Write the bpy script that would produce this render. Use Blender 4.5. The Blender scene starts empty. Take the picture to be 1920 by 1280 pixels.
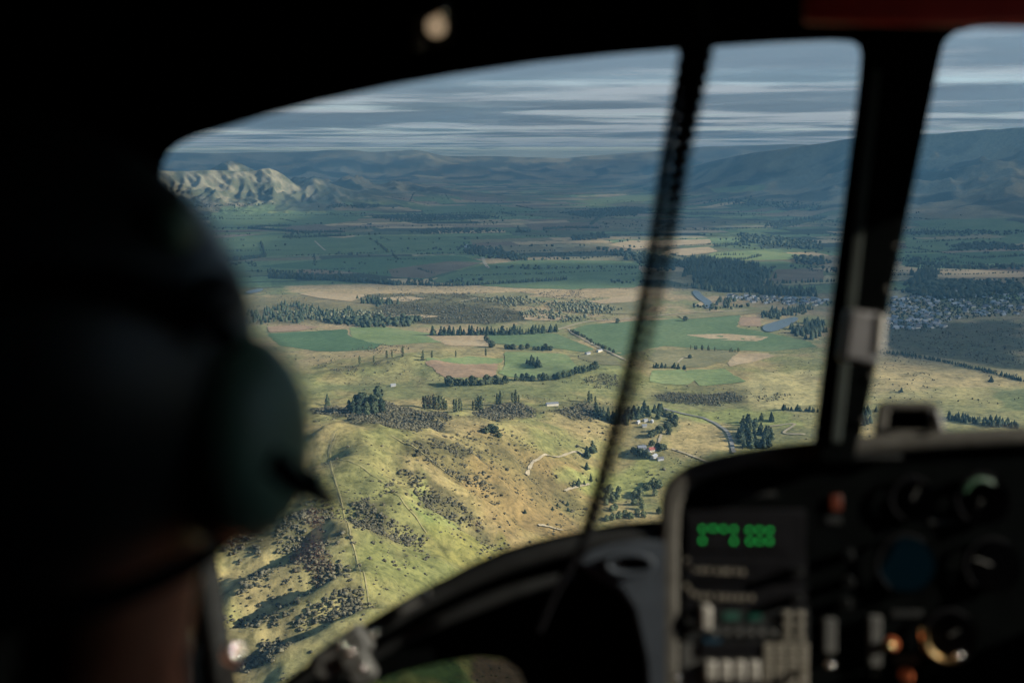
import bpy, bmesh, math, random
import numpy as np
from mathutils import Vector, Matrix
from mathutils.geometry import delaunay_2d_cdt

random.seed(7)
RNG = np.random.default_rng(11)
sc = bpy.context.scene
COL = sc.collection
R = math.radians

# ------------------------------------------------------------------ camera, sky, sun, exposure
HC = 420.0                       # metres above the valley floor
F = 35.0 / 36.0 * 1920.0         # focal length in photograph pixels
PITCH = math.atan((640 - 300) / F)
cam_d = bpy.data.cameras.new('camera')
cam = bpy.data.objects.new('camera', cam_d)
COL.objects.link(cam)
cam.location = (0, 0, HC)
cam.rotation_euler = (math.pi / 2 - PITCH, 0, 0)
cam_d.lens = 35.0
cam_d.sensor_width = 36.0
cam_d.clip_start = 0.02
cam_d.clip_end = 300000.0
cam_d.dof.use_dof = True
cam_d.dof.focus_distance = 2500.0
cam_d.dof.aperture_fstop = 2.1
sc.camera = cam

SUN_AZ, SUN_EL = R(101), R(24)   # clockwise from the view direction; above the horizon
SUN = np.array([math.cos(SUN_EL) * math.sin(SUN_AZ), math.cos(SUN_EL) * math.cos(SUN_AZ), math.sin(SUN_EL)])
world = bpy.data.worlds.new('World')
sc.world = world
world.use_nodes = True
wt = world.node_tree
sky_n = wt.nodes.new('ShaderNodeTexSky')
sky_n.sky_type = 'NISHITA'
sky_n.sun_disc = False
sky_n.sun_elevation = SUN_EL
sky_n.sun_rotation = SUN_AZ
sky_n.altitude = 700
sky_n.air_density = 1.0
sky_n.dust_density = 0.25
sky_n.ozone_density = 2.5
bg = wt.nodes['Background']
bg.inputs['Strength'].default_value = 0.085
wt.links.new(sky_n.outputs['Color'], bg.inputs['Color'])

sun_d = bpy.data.lights.new('sun', 'SUN')
sun_d.energy = 4.8
sun_d.angle = R(0.55)
sun_d.color = (1.0, 0.905, 0.77)
sun_o = bpy.data.objects.new('sun', sun_d)
COL.objects.link(sun_o)
sun_o.rotation_euler = Vector(-SUN).to_track_quat('-Z', 'Y').to_euler()

sc.view_settings.view_transform = 'Standard'
sc.view_settings.look = 'None'
sc.view_settings.gamma = 1.0
sc.view_settings.exposure = 1.05
sc.render.engine = 'CYCLES'
cy = sc.cycles
cy.use_denoising = True
cy.denoiser = 'OPENIMAGEDENOISE'
cy.max_bounces = 6
cy.diffuse_bounces = 2
cy.glossy_bounces = 2
cy.transmission_bounces = 4
cy.transparent_max_bounces = 16
cy.volume_bounces = 0
cy.use_adaptive_sampling = False
cy.use_light_tree = False

# ------------------------------------------------------------------ small helpers
CP, SP = math.cos(PITCH), math.sin(PITCH)


def ray(px, py):
    """direction in the world of the line of sight through a photograph pixel"""
    u = (np.asarray(px, float) - 960) / F
    v = -(np.asarray(py, float) - 640) / F
    u, v = np.broadcast_arrays(u, v)
    return np.stack([u, CP + v * SP, -SP + v * CP], -1)


def on_plane(px, py, z):
    d = ray(px, py)
    t = (z - HC) / d[..., 2]
    return d[..., 0] * t, d[..., 1] * t


def tag(o, label=None, cat=None, group=None, kind=None):
    if label: o['label'] = label
    if cat: o['category'] = cat
    if group: o['group'] = group
    if kind: o['kind'] = kind
    return o


def link(name, me, parent=None):
    o = bpy.data.objects.new(name, me)
    COL.objects.link(o)
    if parent is not None:
        o.parent = parent
    return o


def empty(name, loc=(0, 0, 0), rot=None):
    o = bpy.data.objects.new(name, None)
    COL.objects.link(o)
    o.location = loc
    if rot is not None:
        o.rotation_euler = rot
    return o


def mesh_from(name, verts, faces, mat=None, smooth=False):
    me = bpy.data.meshes.new(name)
    me.from_pydata([tuple(map(float, v)) for v in verts], [], [tuple(map(int, f)) for f in faces])
    if mat is not None:
        for m in (mat if isinstance(mat, (list, tuple)) else [mat]):
            me.materials.append(m)
    if smooth:
        me.polygons.foreach_set('use_smooth', [True] * len(me.polygons))
    me.update()
    return me


def mesh_np(name, verts, faces, mat=None, smooth=False):
    """verts (n,3), faces (m,k) with k the same for all"""
    verts = np.ascontiguousarray(verts, np.float32)
    faces = np.ascontiguousarray(faces, np.int32)
    m, k = faces.shape
    me = bpy.data.meshes.new(name)
    me.vertices.add(len(verts))
    me.vertices.foreach_set('co', verts.ravel())
    me.loops.add(m * k)
    me.loops.foreach_set('vertex_index', faces.ravel())
    me.polygons.add(m)
    me.polygons.foreach_set('loop_start', np.arange(0, m * k, k, dtype=np.int32))
    me.polygons.foreach_set('loop_total', np.full(m, k, np.int32))
    if smooth:
        me.polygons.foreach_set('use_smooth', np.ones(m, bool))
    if mat is not None:
        me.materials.append(mat)
    me.update(calc_edges=True)
    return me


def sstep(a, b, x):
    t = np.clip((x - a) / (b - a), 0, 1)
    return t * t * (3 - 2 * t)


# gradient noise on arrays
def _hash(ix, iy, seed):
    h = (ix.astype(np.int64) * 374761393 + iy.astype(np.int64) * 668265263 + seed * 1442695041) & 0xFFFFFFFF
    h = ((h ^ (h >> 13)) * 1274126177) & 0xFFFFFFFF
    return (h ^ (h >> 16)) & 0xFFFFFFFF


def hash01(ix, iy, seed):
    return _hash(np.asarray(ix), np.asarray(iy), seed) / 4294967295.0


def gnoise(x, y, seed=0):
    x = np.asarray(x, float); y = np.asarray(y, float)
    ix = np.floor(x); iy = np.floor(y)
    fx = x - ix; fy = y - iy
    out = []
    for dx in (0, 1):
        for dy in (0, 1):
            a = hash01(ix + dx, iy + dy, seed) * 2 * np.pi
            out.append(np.cos(a) * (fx - dx) + np.sin(a) * (fy - dy))
    u = fx * fx * fx * (fx * (fx * 6 - 15) + 10)
    v = fy * fy * fy * (fy * (fy * 6 - 15) + 10)
    a = out[0] * (1 - v) + out[1] * v
    b = out[2] * (1 - v) + out[3] * v
    return (a * (1 - u) + b * u) * 1.5


def fbm(x, y, wl, octv=4, seed=0, gain=0.5):
    s = 0; a = 1.0; t = 0
    for k in range(octv):
        s = s + a * gnoise(x / wl, y / wl, seed + k * 17)
        t += a; a *= gain; wl *= 0.5
    return s / t * 1.3


def ridged(x, y, wl, octv=4, seed=0):
    s = 0; a = 1.0; t = 0; w = 1.0
    for k in range(octv):
        n = 1 - np.abs(gnoise(x / wl, y / wl, seed + k * 31)) * 1.6
        n = np.clip(n, 0, 1) ** 2
        s = s + a * n * w
        w = np.clip(n * 1.3, 0, 1)
        t += a; a *= 0.5; wl *= 0.5
    return s / t


def in_poly(x, y, poly):
    inside = np.zeros(np.shape(x), bool)
    n = len(poly)
    j = n - 1
    for i in range(n):
        xi, yi = poly[i]; xj, yj = poly[j]
        c = ((yi > y) != (yj > y)) & (x < (xj - xi) * (y - yi) / ((yj - yi) if yj != yi else 1e-9) + xi)
        inside ^= c
        j = i
    return inside


def seg_dist(x, y, pts):
    best = np.full(np.shape(x), 1e9)
    for (ax, ay), (bx, by) in zip(pts[:-1], pts[1:]):
        dx, dy = bx - ax, by - ay
        L = dx * dx + dy * dy + 1e-9
        t = np.clip(((x - ax) * dx + (y - ay) * dy) / L, 0, 1)
        best = np.minimum(best, np.hypot(x - ax - t * dx, y - ay - t * dy))
    return best


# ------------------------------------------------------------------ materials
MATS = {}


class NT:
    def __init__(self, name):
        self.m = bpy.data.materials.new(name)
        self.m.use_nodes = True
        self.t = self.m.node_tree
        self.b = self.t.nodes['Principled BSDF']
        self.out = self.t.nodes['Material Output']
        MATS[name] = self.m

    def n(self, kind, **kw):
        nd = self.t.nodes.new(kind)
        for k, v in kw.items():
            if k in nd.inputs:
                nd.inputs[k].default_value = v
            else:
                setattr(nd, k, v)
        return nd

    def l(self, a, b):
        self.t.links.new(a, b)

    def ramp(self, fac, stops):
        r = self.n('ShaderNodeValToRGB')
        el = r.color_ramp.elements
        while len(el) < len(stops):
            el.new(0.5)
        for e, (p, c) in zip(el, stops):
            e.position = p
            e.color = (*c, 1) if len(c) == 3 else c
        self.l(fac, r.inputs['Fac'])
        return r.outputs['Color']

    def math(self, op, a, b=None):
        nd = self.n('ShaderNodeMath', operation=op)
        for i, v in enumerate((a, b)):
            if v is None: continue
            if isinstance(v, (int, float)): nd.inputs[i].default_value = v
            else: self.l(v, nd.inputs[i])
        return nd.outputs[0]

    def mix(self, kind, fac, a, b):
        nd = self.n('ShaderNodeMix', data_type='RGBA', blend_type=kind)
        for i, v in ((0, fac), (6, a), (7, b)):
            if isinstance(v, (int, float)): nd.inputs[i].default_value = v
            elif isinstance(v, tuple): nd.inputs[i].default_value = (*v, 1) if len(v) == 3 else v
            else: self.l(v, nd.inputs[i])
        return nd.outputs[2]

    def noise(self, scale, detail=4, rough=0.55, vec=None, dist=0.0):
        nd = self.n('ShaderNodeTexNoise', Scale=scale, Detail=detail, Roughness=rough, Distortion=dist)
        if vec is not None: self.l(vec, nd.inputs['Vector'])
        return nd.outputs['Fac']

    def obj(self):
        return self.n('ShaderNodeTexCoord').outputs['Object']


def plain(name, col, rough=0.6, metal=0.0, var=0.15, scale=30.0, spec=None, bump=0.0, emit=None):
    """a surface of one colour with mottling and wear"""
    q = NT(name)
    o = q.obj()
    nz = q.noise(scale, 5, 0.6, o)
    c0 = tuple(max(0, c * (1 - var)) for c in col)
    c1 = tuple(min(1, c * (1 + var)) for c in col)
    q.l(q.ramp(nz, [(0.3, c0), (0.7, c1)]), q.b.inputs['Base Color'])
    rr = q.n('ShaderNodeMapRange', **{'From Min': 0.3, 'From Max': 0.7, 'To Min': max(0.03, rough - 0.08), 'To Max': min(1, rough + 0.08)})
    q.l(nz, rr.inputs['Value'])
    q.l(rr.outputs[0], q.b.inputs['Roughness'])
    q.b.inputs['Metallic'].default_value = metal
    if spec is not None:
        q.b.inputs['Specular IOR Level'].default_value = spec
    if bump:
        bp = q.n('ShaderNodeBump', Strength=bump, Distance=0.002)
        q.l(nz, bp.inputs['Height'])
        q.l(bp.outputs[0], q.b.inputs['Normal'])
    if emit:
        q.b.inputs['Emission Color'].default_value = (*emit[0], 1)
        q.b.inputs['Emission Strength'].default_value = emit[1]
        q.m.cycles.emission_sampling = 'NONE'
    return q.m


def foliage_mat(name, dark, light, per_object=True):
    q = NT(name)
    if per_object:
        rnd = q.n('ShaderNodeObjectInfo').outputs['Random']
    else:
        rnd = q.n('ShaderNodeNewGeometry').outputs['Random Per Island']
    c = q.ramp(rnd, [(0.0, dark), (0.6, tuple((a + b) / 2 for a, b in zip(dark, light))), (1.0, light)])
    nz = q.noise(0.5, 3, 0.6, q.n('ShaderNodeNewGeometry').outputs['Position'])
    c = q.mix('MULTIPLY', 0.7, c, q.ramp(nz, [(0.3, (0.55, 0.55, 0.55)), (0.7, (1.25, 1.25, 1.2))]))
    q.l(c, q.b.inputs['Base Color'])
    q.b.inputs['Roughness'].default_value = 0.85
    q.b.inputs['Specular IOR Level'].default_value = 0.15
    return q.m


def field_mat(name, a, b, stripe=0.0, angle=0.0, scale=0.01):
    q = NT(name)
    pos = q.n('ShaderNodeNewGeometry').outputs['Position']
    n1 = q.noise(scale, 6, 0.62, pos)
    n2 = q.noise(scale * 12, 4, 0.6, pos)
    c = q.ramp(n1, [(0.28, tuple(v * 0.8 for v in a)), (0.45, a), (0.7, b)])
    c = q.mix('MULTIPLY', 1.0, c, q.ramp(n2, [(0.25, (0.68, 0.70, 0.70)), (0.75, (1.25, 1.22, 1.16))]))
    if stripe:
        mp = q.n('ShaderNodeMapping')
        mp.inputs['Rotation'].default_value = (0, 0, angle)
        q.l(pos, mp.inputs['Vector'])
        wv = q.n('ShaderNodeTexWave', Scale=0.02, Distortion=2.0, Detail=2.0)
        q.l(mp.outputs[0], wv.inputs['Vector'])
        c = q.mix('MULTIPLY', stripe, c, q.ramp(wv.outputs['Fac'], [(0.2, (0.75, 0.75, 0.75)), (0.8, (1.1, 1.1, 1.1))]))
    q.l(c, q.b.inputs['Base Color'])
    q.b.inputs['Roughness'].default_value = 0.95
    q.b.inputs['Specular IOR Level'].default_value = 0.1
    return q.m

# ------------------------------------------------------------------ the lie of the land
# heights of the near hills, as (photo x, photo y, height in metres)
CTRL = [(690,1135,80),(668,1060,88),(650,990,95),(635,935,100),(618,870,106),(625,812,112),(645,798,112),
 (690,775,60),(740,790,66),(830,800,74),(900,795,72),(980,800,50),(1060,830,25),(1110,870,5),(1150,930,-12),(1180,960,-15),
 (1100,980,-8),(1000,1020,15),(900,1060,38),(800,1110,55),(760,1000,76),(760,900,94),(850,870,82),(950,900,45),(1000,950,18),(1050,950,2),
 (560,830,94),(580,900,97),(540,960,88),(480,1000,80),(430,1050,72),(600,1060,82),(560,1130,74),(480,1130,66),(620,1180,72),(480,1230,58),
 (560,1230,62),(700,1250,66),(900,1260,18),(960,1275,4),(1100,1150,0),(1300,1200,-15),
 (1215,845,2),(1300,800,6),(1350,850,0),(1250,950,-15),(1450,800,5),(1700,750,15),(1700,715,10),(1900,760,20),(1850,795,22),
 (700,745,32),(850,770,36),(950,770,36),(1050,760,28),(1080,740,18),(620,760,40),(580,720,28),(700,700,22),(790,675,30),(900,690,10),
 (1000,690,10),(1125,700,20),(1150,740,6),(1300,700,4),(1450,700,4),(600,650,10),(800,640,6),(1000,640,3),(1300,640,0),(1500,650,2),(1450,750,8),
 (300,600,0),(500,600,2),(700,600,0),(900,600,0),(1100,600,0),(1300,600,0),(1500,600,0),(1700,620,0),(1920,620,0),(1920,690,6)]
WCTRL = [(-1500,500,60),(-1500,1500,40),(-800,600,50),(-420,1000,64),(-360,800,58),(-600,1200,55),(-800,1800,22),(1500,800,25),(1600,1600,15),(700,600,0),(0,300,20),
 (-600,300,45),(600,300,10),(0,-400,30),(-1500,-600,40),(1500,-600,20),(-2000,2600,0),(2000,2600,0),(0,2700,0)]
_c = np.array(CTRL, float)
_x, _y = on_plane(_c[:, 0], _c[:, 1], _c[:, 2])
CX = np.concatenate([_x, [w[0] for w in WCTRL]]) / 1000
CY = np.concatenate([_y, [w[1] for w in WCTRL]]) / 1000
CZ = np.concatenate([_c[:, 2], [w[2] for w in WCTRL]])


def _tps(r2):
    return 0.5 * r2 * np.log(r2 + 1e-12)


_n = len(CX)
_A = np.zeros((_n + 3, _n + 3))
_A[:_n, :_n] = _tps((CX[:, None] - CX) ** 2 + (CY[:, None] - CY) ** 2) + np.eye(_n) * 2e-4
_P = np.stack([np.ones(_n), CX, CY], 1)
_A[:_n, _n:] = _P
_A[_n:, :_n] = _P.T
_W = np.linalg.solve(_A, np.concatenate([CZ, np.zeros(3)]))


def h_near(x, y):
    out = np.zeros(np.shape(x))
    r = np.hypot(x, y)
    m = r < 3000
    X, Y = x[m] / 1000, y[m] / 1000
    z = np.zeros(X.shape)
    for s in range(0, len(X), 60000):
        a, b = X[s:s + 60000], Y[s:s + 60000]
        z[s:s + 60000] = _tps((a[:, None] - CX) ** 2 + (b[:, None] - CY) ** 2) @ _W[:_n] + _W[_n] + _W[_n + 1] * a + _W[_n + 2] * b
    out[m] = np.clip(z, -25, 130) * (1 - sstep(2350, 2950, r[m]))
    return out


def cast(px, py, hf):
    """where the lines of sight through photograph pixels meet the height field"""
    px = np.atleast_1d(np.asarray(px, float)); py = np.atleast_1d(np.asarray(py, float))
    d = ray(px, py)
    d = d / np.hypot(d[:, 0], d[:, 1])[:, None]
    ts = np.exp(np.linspace(math.log(330), math.log(26000), 520))
    X = d[:, 0:1] * ts; Y = d[:, 1:2] * ts; Z = HC + d[:, 2:3] * ts
    gap = Z - hf(X.ravel(), Y.ravel()).reshape(X.shape)
    below = gap < 0
    k = np.argmax(below, 1)
    k = np.where(below.any(1), np.maximum(k, 1), len(ts) - 1)
    i = np.arange(len(px))
    g0, g1 = gap[i, k - 1], gap[i, k]
    w = np.clip(g0 / (g0 - g1 + 1e-9), 0, 1)
    t = ts[k - 1] * (1 - w) + ts[k] * w
    return np.stack([d[:, 0] * t, d[:, 1] * t], 1)


# gullies and spurs on the near ridge: (photo polyline, depth (negative cuts), width)
RELIEF = [([(757,834),(823,870),(900,912),(965,962)], -11, 20), ([(735,872),(777,908),(850,957),(905,992)], -10, 19),
 ([(655,952),(720,986),(800,1016),(860,1040)], -9, 17), ([(700,905),(780,965),(840,1000)], 4, 14), ([(765,860),(850,905),(930,960)], 4, 14),
 ([(588,985),(545,1020),(500,1050),(430,1062)], -12, 17), ([(640,1062),(590,1082),(540,1112),(460,1156)], -12, 15),
 ([(672,1112),(600,1152),(540,1184),(450,1226)], -13, 16), ([(640,1030),(560,1060),(480,1095)], 6, 16), ([(668,1092),(590,1120),(500,1160),(440,1190)], 6, 14),
 ([(690,1150),(610,1190),(520,1230)], 5, 14), ([(608,846),(575,856),(540,868)], -13, 24), ([(625,812),(560,830),(520,836)], 8, 20),
 ([(975,846),(1000,890),(1060,935)], -7, 18), ([(1000,850),(1060,880),(1110,905)], 5, 22), ([(900,870),(960,930),(1020,985)], 3, 20),
 ([(780,676),(830,690),(880,700)], 9, 40), ([(640,700),(700,690),(740,680)], 8, 40), ([(620,716),(720,716),(800,722)], -7, 45),
 ([(1085,702),(1150,700)], 9, 45), ([(960,690),(1010,692)], -6, 30), ([(1180,800),(1150,860),(1130,920)], -6, 30)]
_RL = []
for pl, dep, wid in RELIEF:
    pts = cast([p[0] for p in pl], [p[1] for p in pl], h_near)
    _RL.append(([tuple(p) for p in pts], dep, wid))


def u_of(px):
    d = ray(px, 300.0)
    return d[..., 0] / d[..., 1]


def top_z(px, py, r):
    d = ray(px, py)
    return HC + d[..., 2] / np.hypot(d[..., 0], d[..., 1]) * r


# far range: skyline in the photograph, foot and crest distances
FAR = np.array([(-600,300,26e3),(300,283,23e3),(400,286,23e3),(470,284,23e3),(560,283,22e3),(640,279,22e3),(700,284,22e3),(745,281,21e3),(775,278,21e3),
 (800,282,21e3),(830,290,21e3),(870,292,21e3),(905,291,21e3),(960,293,22e3),(1010,294,22e3),(1060,296,22e3),(1095,291,21e3),(1130,289,21e3),(1200,284,20e3),
 (1260,279,20e3),(1320,273,19e3),(1400,270,19e3),(1490,266,19e3),(1560,270,19e3),(1700,275,20e3),(2500,280,20e3)], float)


def soft(U, *tabs, n=600, width=0.006):
    """resample tables evenly along u and round their corners"""
    uu = np.linspace(U[0], U[-1], n)
    k = np.exp(-0.5 * (np.arange(-20, 21) * (uu[1] - uu[0]) / width) ** 2); k /= k.sum()
    out = [uu]
    for t_ in tabs:
        v = np.interp(uu, U, t_)
        out.append(np.convolve(np.pad(v, 20, mode='edge'), k, mode='valid'))
    return out


_u = u_of(FAR[:, 0])
FAR_U, FAR_Z, FAR_R = soft(_u, top_z(FAR[:, 0], FAR[:, 1], FAR[:, 2]), FAR[:, 2] * 0 + 21500, width=0.008)
FAR_Z = soft(_u, top_z(FAR[:, 0], FAR[:, 1], 21500.0), width=0.005)[1]
# right-hand range: photo x, skyline y, crest distance, foot distance
RGT = np.array([(1120,352,15500,14500),(1200,338,15000,12000),(1260,322,14000,10500),(1300,310,13500,9600),(1340,300,13000,9000),(1380,291,12500,8700),(1440,280,12000,8400),(1500,275,11800,8000),
 (1560,263,11500,7400),(1600,256,11200,7000),(1660,252,11000,6800),(1750,250,10600,6400),(1800,243,10400,6200),(1860,241,10200,6000),(1920,237,10000,5900),(2100,228,9500,5600),(2600,210,9000,5200)], float)
_u = u_of(RGT[:, 0])
RGT_U, RGT_Z, RGT_C, RGT_F = soft(_u, top_z(RGT[:, 0], RGT[:, 1], RGT[:, 2]), RGT[:, 2], RGT[:, 3], width=0.012)
# left-hand sunlit hills: photo x, photo y of each summit, distance, radius across, radius deep
LFT = [(640,322,11000,620,700),(720,333,11200,640,700),(560,324,11000,560,700),(800,348,11300,520,600)]
LFR = np.array([(-900,335),(0,325),(200,321),(300,319),(350,320),(395,318),(430,320),(455,322),(478,320),(500,314),(515,318),(532,328),(552,346),(562,350),(575,338),(588,331),(602,335),(622,345),(660,358),(720,370),(790,384),(830,392)], float)
LRR = np.array([(330,372),(365,335),(395,316),(415,305),(432,299),(447,303),(470,315),(500,330),(540,352),(580,380)], float)


def h_far(x, y):
    r = np.hypot(x, y)
    u = np.where(y > 10, x / np.maximum(y, 10), np.where(x > 0, 9, -9))
    z = np.zeros(np.shape(x))
    # far range
    m = (r > 11500) & (y > 0)
    if m.any():
        X, Y, Rr, U = x[m], y[m], r[m], u[m]
        zc = np.interp(U, FAR_U, FAR_Z); rc = np.interp(U, FAR_U, FAR_R)
        s = np.clip((Rr - rc * 0.66) / (rc * 0.34), 0, 1)
        nz = 0.65 * ridged(X, Y, 3600, 5, 5) + 0.35 * ridged(X, Y, 1300, 3, 6)
        body = sstep(0, 1, s) ** 1.1
        k = 1 - 0.75 * (1 - nz) * np.sin(np.clip(s, 0, 1) * np.pi) ** 0.8 - 0.06 * (1 - nz)
        z[m] = np.maximum(z[m], zc * body * k * np.where(Rr > rc, 1 - 0.25 * sstep(0, 6000, Rr - rc), 1))
    # right-hand range
    m = (r > 4500) & (u > RGT_U[0] - 0.02) & (y > 0)
    if m.any():
        X, Y, Rr, U = x[m], y[m], r[m], u[m]
        zc = np.interp(U, RGT_U, RGT_Z); rc = np.interp(U, RGT_U, RGT_C); rf = np.interp(U, RGT_U, RGT_F)
        s = (Rr - rf) / (rc - rf)
        sc_ = np.clip(s, 0, 1)
        nz = 0.6 * ridged(X + 900 * gnoise(X / 2500, Y / 2500, 3), Y, 1900, 5, 9) + 0.4 * ridged(X, Y, 620, 3, 10)
        body = sc_ ** 1.25 * (1 - 0.18 * np.sin(sc_ * np.pi))
        k = 1 - 0.62 * (1 - nz) * np.sin(sc_ * np.pi) ** 0.6 - 0.02 * (1 - nz)
        edge = sstep(RGT_U[0] - 0.02, RGT_U[0] + 0.08, U)
        zz = zc * body * k * np.where(s > 1, 1 - 0.35 * sstep(0, 5000, Rr - rc), 1) * edge + 14 * fbm(X, Y, 700, 3, 44) * sstep(-0.25, 0.05, s) * edge
        z[m] = np.maximum(z[m], zz)
    # left-hand hills
    m = (r > 6800) & (r < 14500) & (u < 0.05) & (y > 0)
    if m.any():
        X, Y = x[m], y[m]
        wx = X + 110 * fbm(X, Y, 800, 4, 70); wy = Y + 110 * fbm(X, Y, 800, 4, 71)
        nz = ridged(wx, wy, 420, 4, 23)
        zz = np.zeros(X.shape)
        for (px, py, rr, wd, dp) in LFT:
            d = ray(px, py)
            hx, hy = d[0] / math.hypot(d[0], d[1]) * rr, d[1] / math.hypot(d[0], d[1]) * rr
            zt = HC + d[2] / math.hypot(d[0], d[1]) * rr
            q = np.sqrt(((wx - hx) / wd) ** 2 + ((wy - hy) / dp) ** 2)
            zz = np.maximum(zz, zt * np.sqrt(np.maximum(0, 1.10 - np.sqrt(0.012 + (q / 1.9) ** 2)))**2)
        zz = zz * (1 - 0.40 * (1 - nz) * sstep(10, 160, zz) * (1 - 0.65 * sstep(270, 400, zz)))
        z[m] = np.maximum(z[m], np.minimum(zz, 460))
        U, Rr = u[m], r[m]
        for tab, rc, rf, sd in ((LFR, 9350.0, 8150.0, 25), (LRR, 10150.0, 9250.0, 27)):
            tu, tz = soft(u_of(tab[:, 0]), top_z(tab[:, 0], tab[:, 1], rc), width=0.0022)
            zc = np.interp(U, tu, tz, left=tz[0] if sd == 25 else 0, right=0)
            bend = U * 9200 + 120 * gnoise(Rr / 420, U * 9, sd)          # spurs run down towards the plain
            sp_ = 0.60 * ridged(bend, Rr * 0.34, 400, 3, sd) + 0.40 * ridged(bend, Rr * 0.42, 125, 3, sd + 1)
            s1 = np.clip((Rr - rf + 130 * (sp_ - 0.4)) / (rc - rf), 0, 1)
            s2 = np.clip((Rr - rc) / 900, 0, 1)
            prof = s1 ** 1.1 * (1 - s2 * s2)
            zz = np.maximum(zc, 0) * prof * (1 - 0.46 * (1 - sp_) * np.sin(np.clip(s1, 0, 1) * np.pi) ** 1.1 - 0.02 * (1 - sp_))
            z[m] = np.maximum(z[m], zz)
    return z


def H(x, y):
    x = np.asarray(x, float); y = np.asarray(y, float)
    shp = x.shape
    x = x.ravel(); y = y.ravel()
    r = np.hypot(x, y)
    z = np.zeros(len(x))
    m = r < 3000
    xm, ym = x[m], y[m]
    b = h_near(xm, ym)
    hill = sstep(12, 45, b)
    for pts, dep, wid in _RL:
        ax = [p[0] for p in pts]; ay = [p[1] for p in pts]
        k = (xm > min(ax) - 3 * wid) & (xm < max(ax) + 3 * wid) & (ym > min(ay) - 3 * wid) & (ym < max(ay) + 3 * wid)
        if k.any():
            b[k] += dep * np.exp(-(seg_dist(xm[k], ym[k], pts) / wid) ** 2)
    b += hill * (5.0 * fbm(xm, ym, 130, 4, 2) + 2.0 * fbm(xm, ym, 32, 3, 6) - 7.0 * (1 - ridged(xm + 30 * gnoise(xm / 120, ym / 120, 41), ym, 110, 3, 42)) + 4.0)
    roll = (1 - hill) * sstep(900, 1400, ym) * (1 - sstep(2000, 2500, r[m]))
    b += roll * (7.0 * fbm(xm, ym, 260, 4, 8) + 1.6 * fbm(xm, ym, 60, 3, 12))
    z[m] = b
    m = r > 4400
    z[m] = h_far(x[m], y[m])
    m = r > 2500
    z[m] += sstep(2500, 3600, r[m]) * 3.0 * fbm(x[m], y[m], 900, 3, 14)
    return z.reshape(shp)


# a raster of the same heights, for quick look-ups while laying things out
_GX0, _GY0, _GS = -2300.0, 250.0, 9.0
_gx = np.arange(_GX0, 2300, _GS); _gy = np.arange(_GY0, 3700, _GS)
_GZ = H(*np.meshgrid(_gx, _gy, indexing='ij'))
_fx = np.arange(-16000.0, 16000, 70.0); _fy = np.arange(2900.0, 26500, 70.0)
_FZ = H(*np.meshgrid(_fx, _fy, indexing='ij'))


def _bil(Zg, fx, fy):
    fx = np.clip(fx, 0, Zg.shape[0] - 1.001); fy = np.clip(fy, 0, Zg.shape[1] - 1.001)
    i = fx.astype(int); j = fy.astype(int)
    a = fx - i; b = fy - j
    return (Zg[i, j] * (1 - a) + Zg[i + 1, j] * a) * (1 - b) + (Zg[i, j + 1] * (1 - a) + Zg[i + 1, j + 1] * a) * b


def Hq(x, y):
    near = y < 3300
    return np.where(near, _bil(_GZ, (x - _GX0) / _GS, (y - _GY0) / _GS), _bil(_FZ, (x + 16000) / 70, (y - 2900) / 70))


def G(pts):
    """photo pixels -> ground points (n,2)"""
    return cast([p[0] for p in pts], [p[1] for p in pts], Hq)


# ------------------------------------------------------------------ terrain mesh: one sheet to the horizon, finer where it is near
ang = np.concatenate([np.linspace(-180, -40, 22)[:-1], np.linspace(-40, -31, 12)[:-1], np.linspace(-31, 31, 640), np.linspace(31, 40, 12)[1:], np.linspace(40, 180, 22)[1:-1]])
rad = np.concatenate([[5, 60, 130, 200, 260, 310], np.exp(np.linspace(math.log(350), math.log(7600), 500)), np.linspace(7700, 11600, 170), np.exp(np.linspace(math.log(11680), math.log(33000), 130)), [38000, 43500]])
AA, RR = np.meshgrid(np.radians(ang), rad, indexing='ij')
TX = (np.sin(AA) * RR); TY = (np.cos(AA) * RR)
TZ = H(TX, TY)
TZ[RR > 34000] = 0
na, nr = TX.shape
idx = np.arange(na * nr).reshape(na, nr)
i0 = idx; i1 = np.roll(idx, -1, 0)
tf = np.stack([i0[:, :-1], i0[:, 1:], i1[:, 1:], i1[:, :-1]], -1).reshape(-1, 4)
tf = np.vstack([tf])
x, y, z = TX.ravel(), TY.ravel(), TZ.ravel()
r = np.hypot(x, y)

# surface colours: dry grass, green grass, bracken, plain, fields, hill tussock
DRY = np.array([0.33, 0.26, 0.12]); GRN = np.array([0.185, 0.182, 0.07]); BRK = np.array([0.215, 0.152, 0.065])
SCR = np.array([0.075, 0.07, 0.035]); TAN = np.array([0.36, 0.27, 0.155]); PGR = np.array([0.115, 0.16, 0.075]); DRK = np.array([0.045, 0.055, 0.032])
n1 = fbm(x, y, 240, 4, 31); n2 = fbm(x, y, 60, 4, 33); n3 = fbm(x, y, 1300, 3, 35)
t = sstep(-0.35, 0.45, n1 + 0.5 * n2)[:, None]
col = DRY * (1 - t) + GRN * t
col *= (1 + 0.16 * n2)[:, None]


ol = (sstep(0.08, 0.42, fbm(x, y, 190, 4, 37)) * sstep(1250, 1500, r) * (1 - sstep(2300, 2700, r)))[:, None] * 0.75
col = col * (1 - ol) + np.array([0.135, 0.135, 0.062]) * ol


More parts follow.
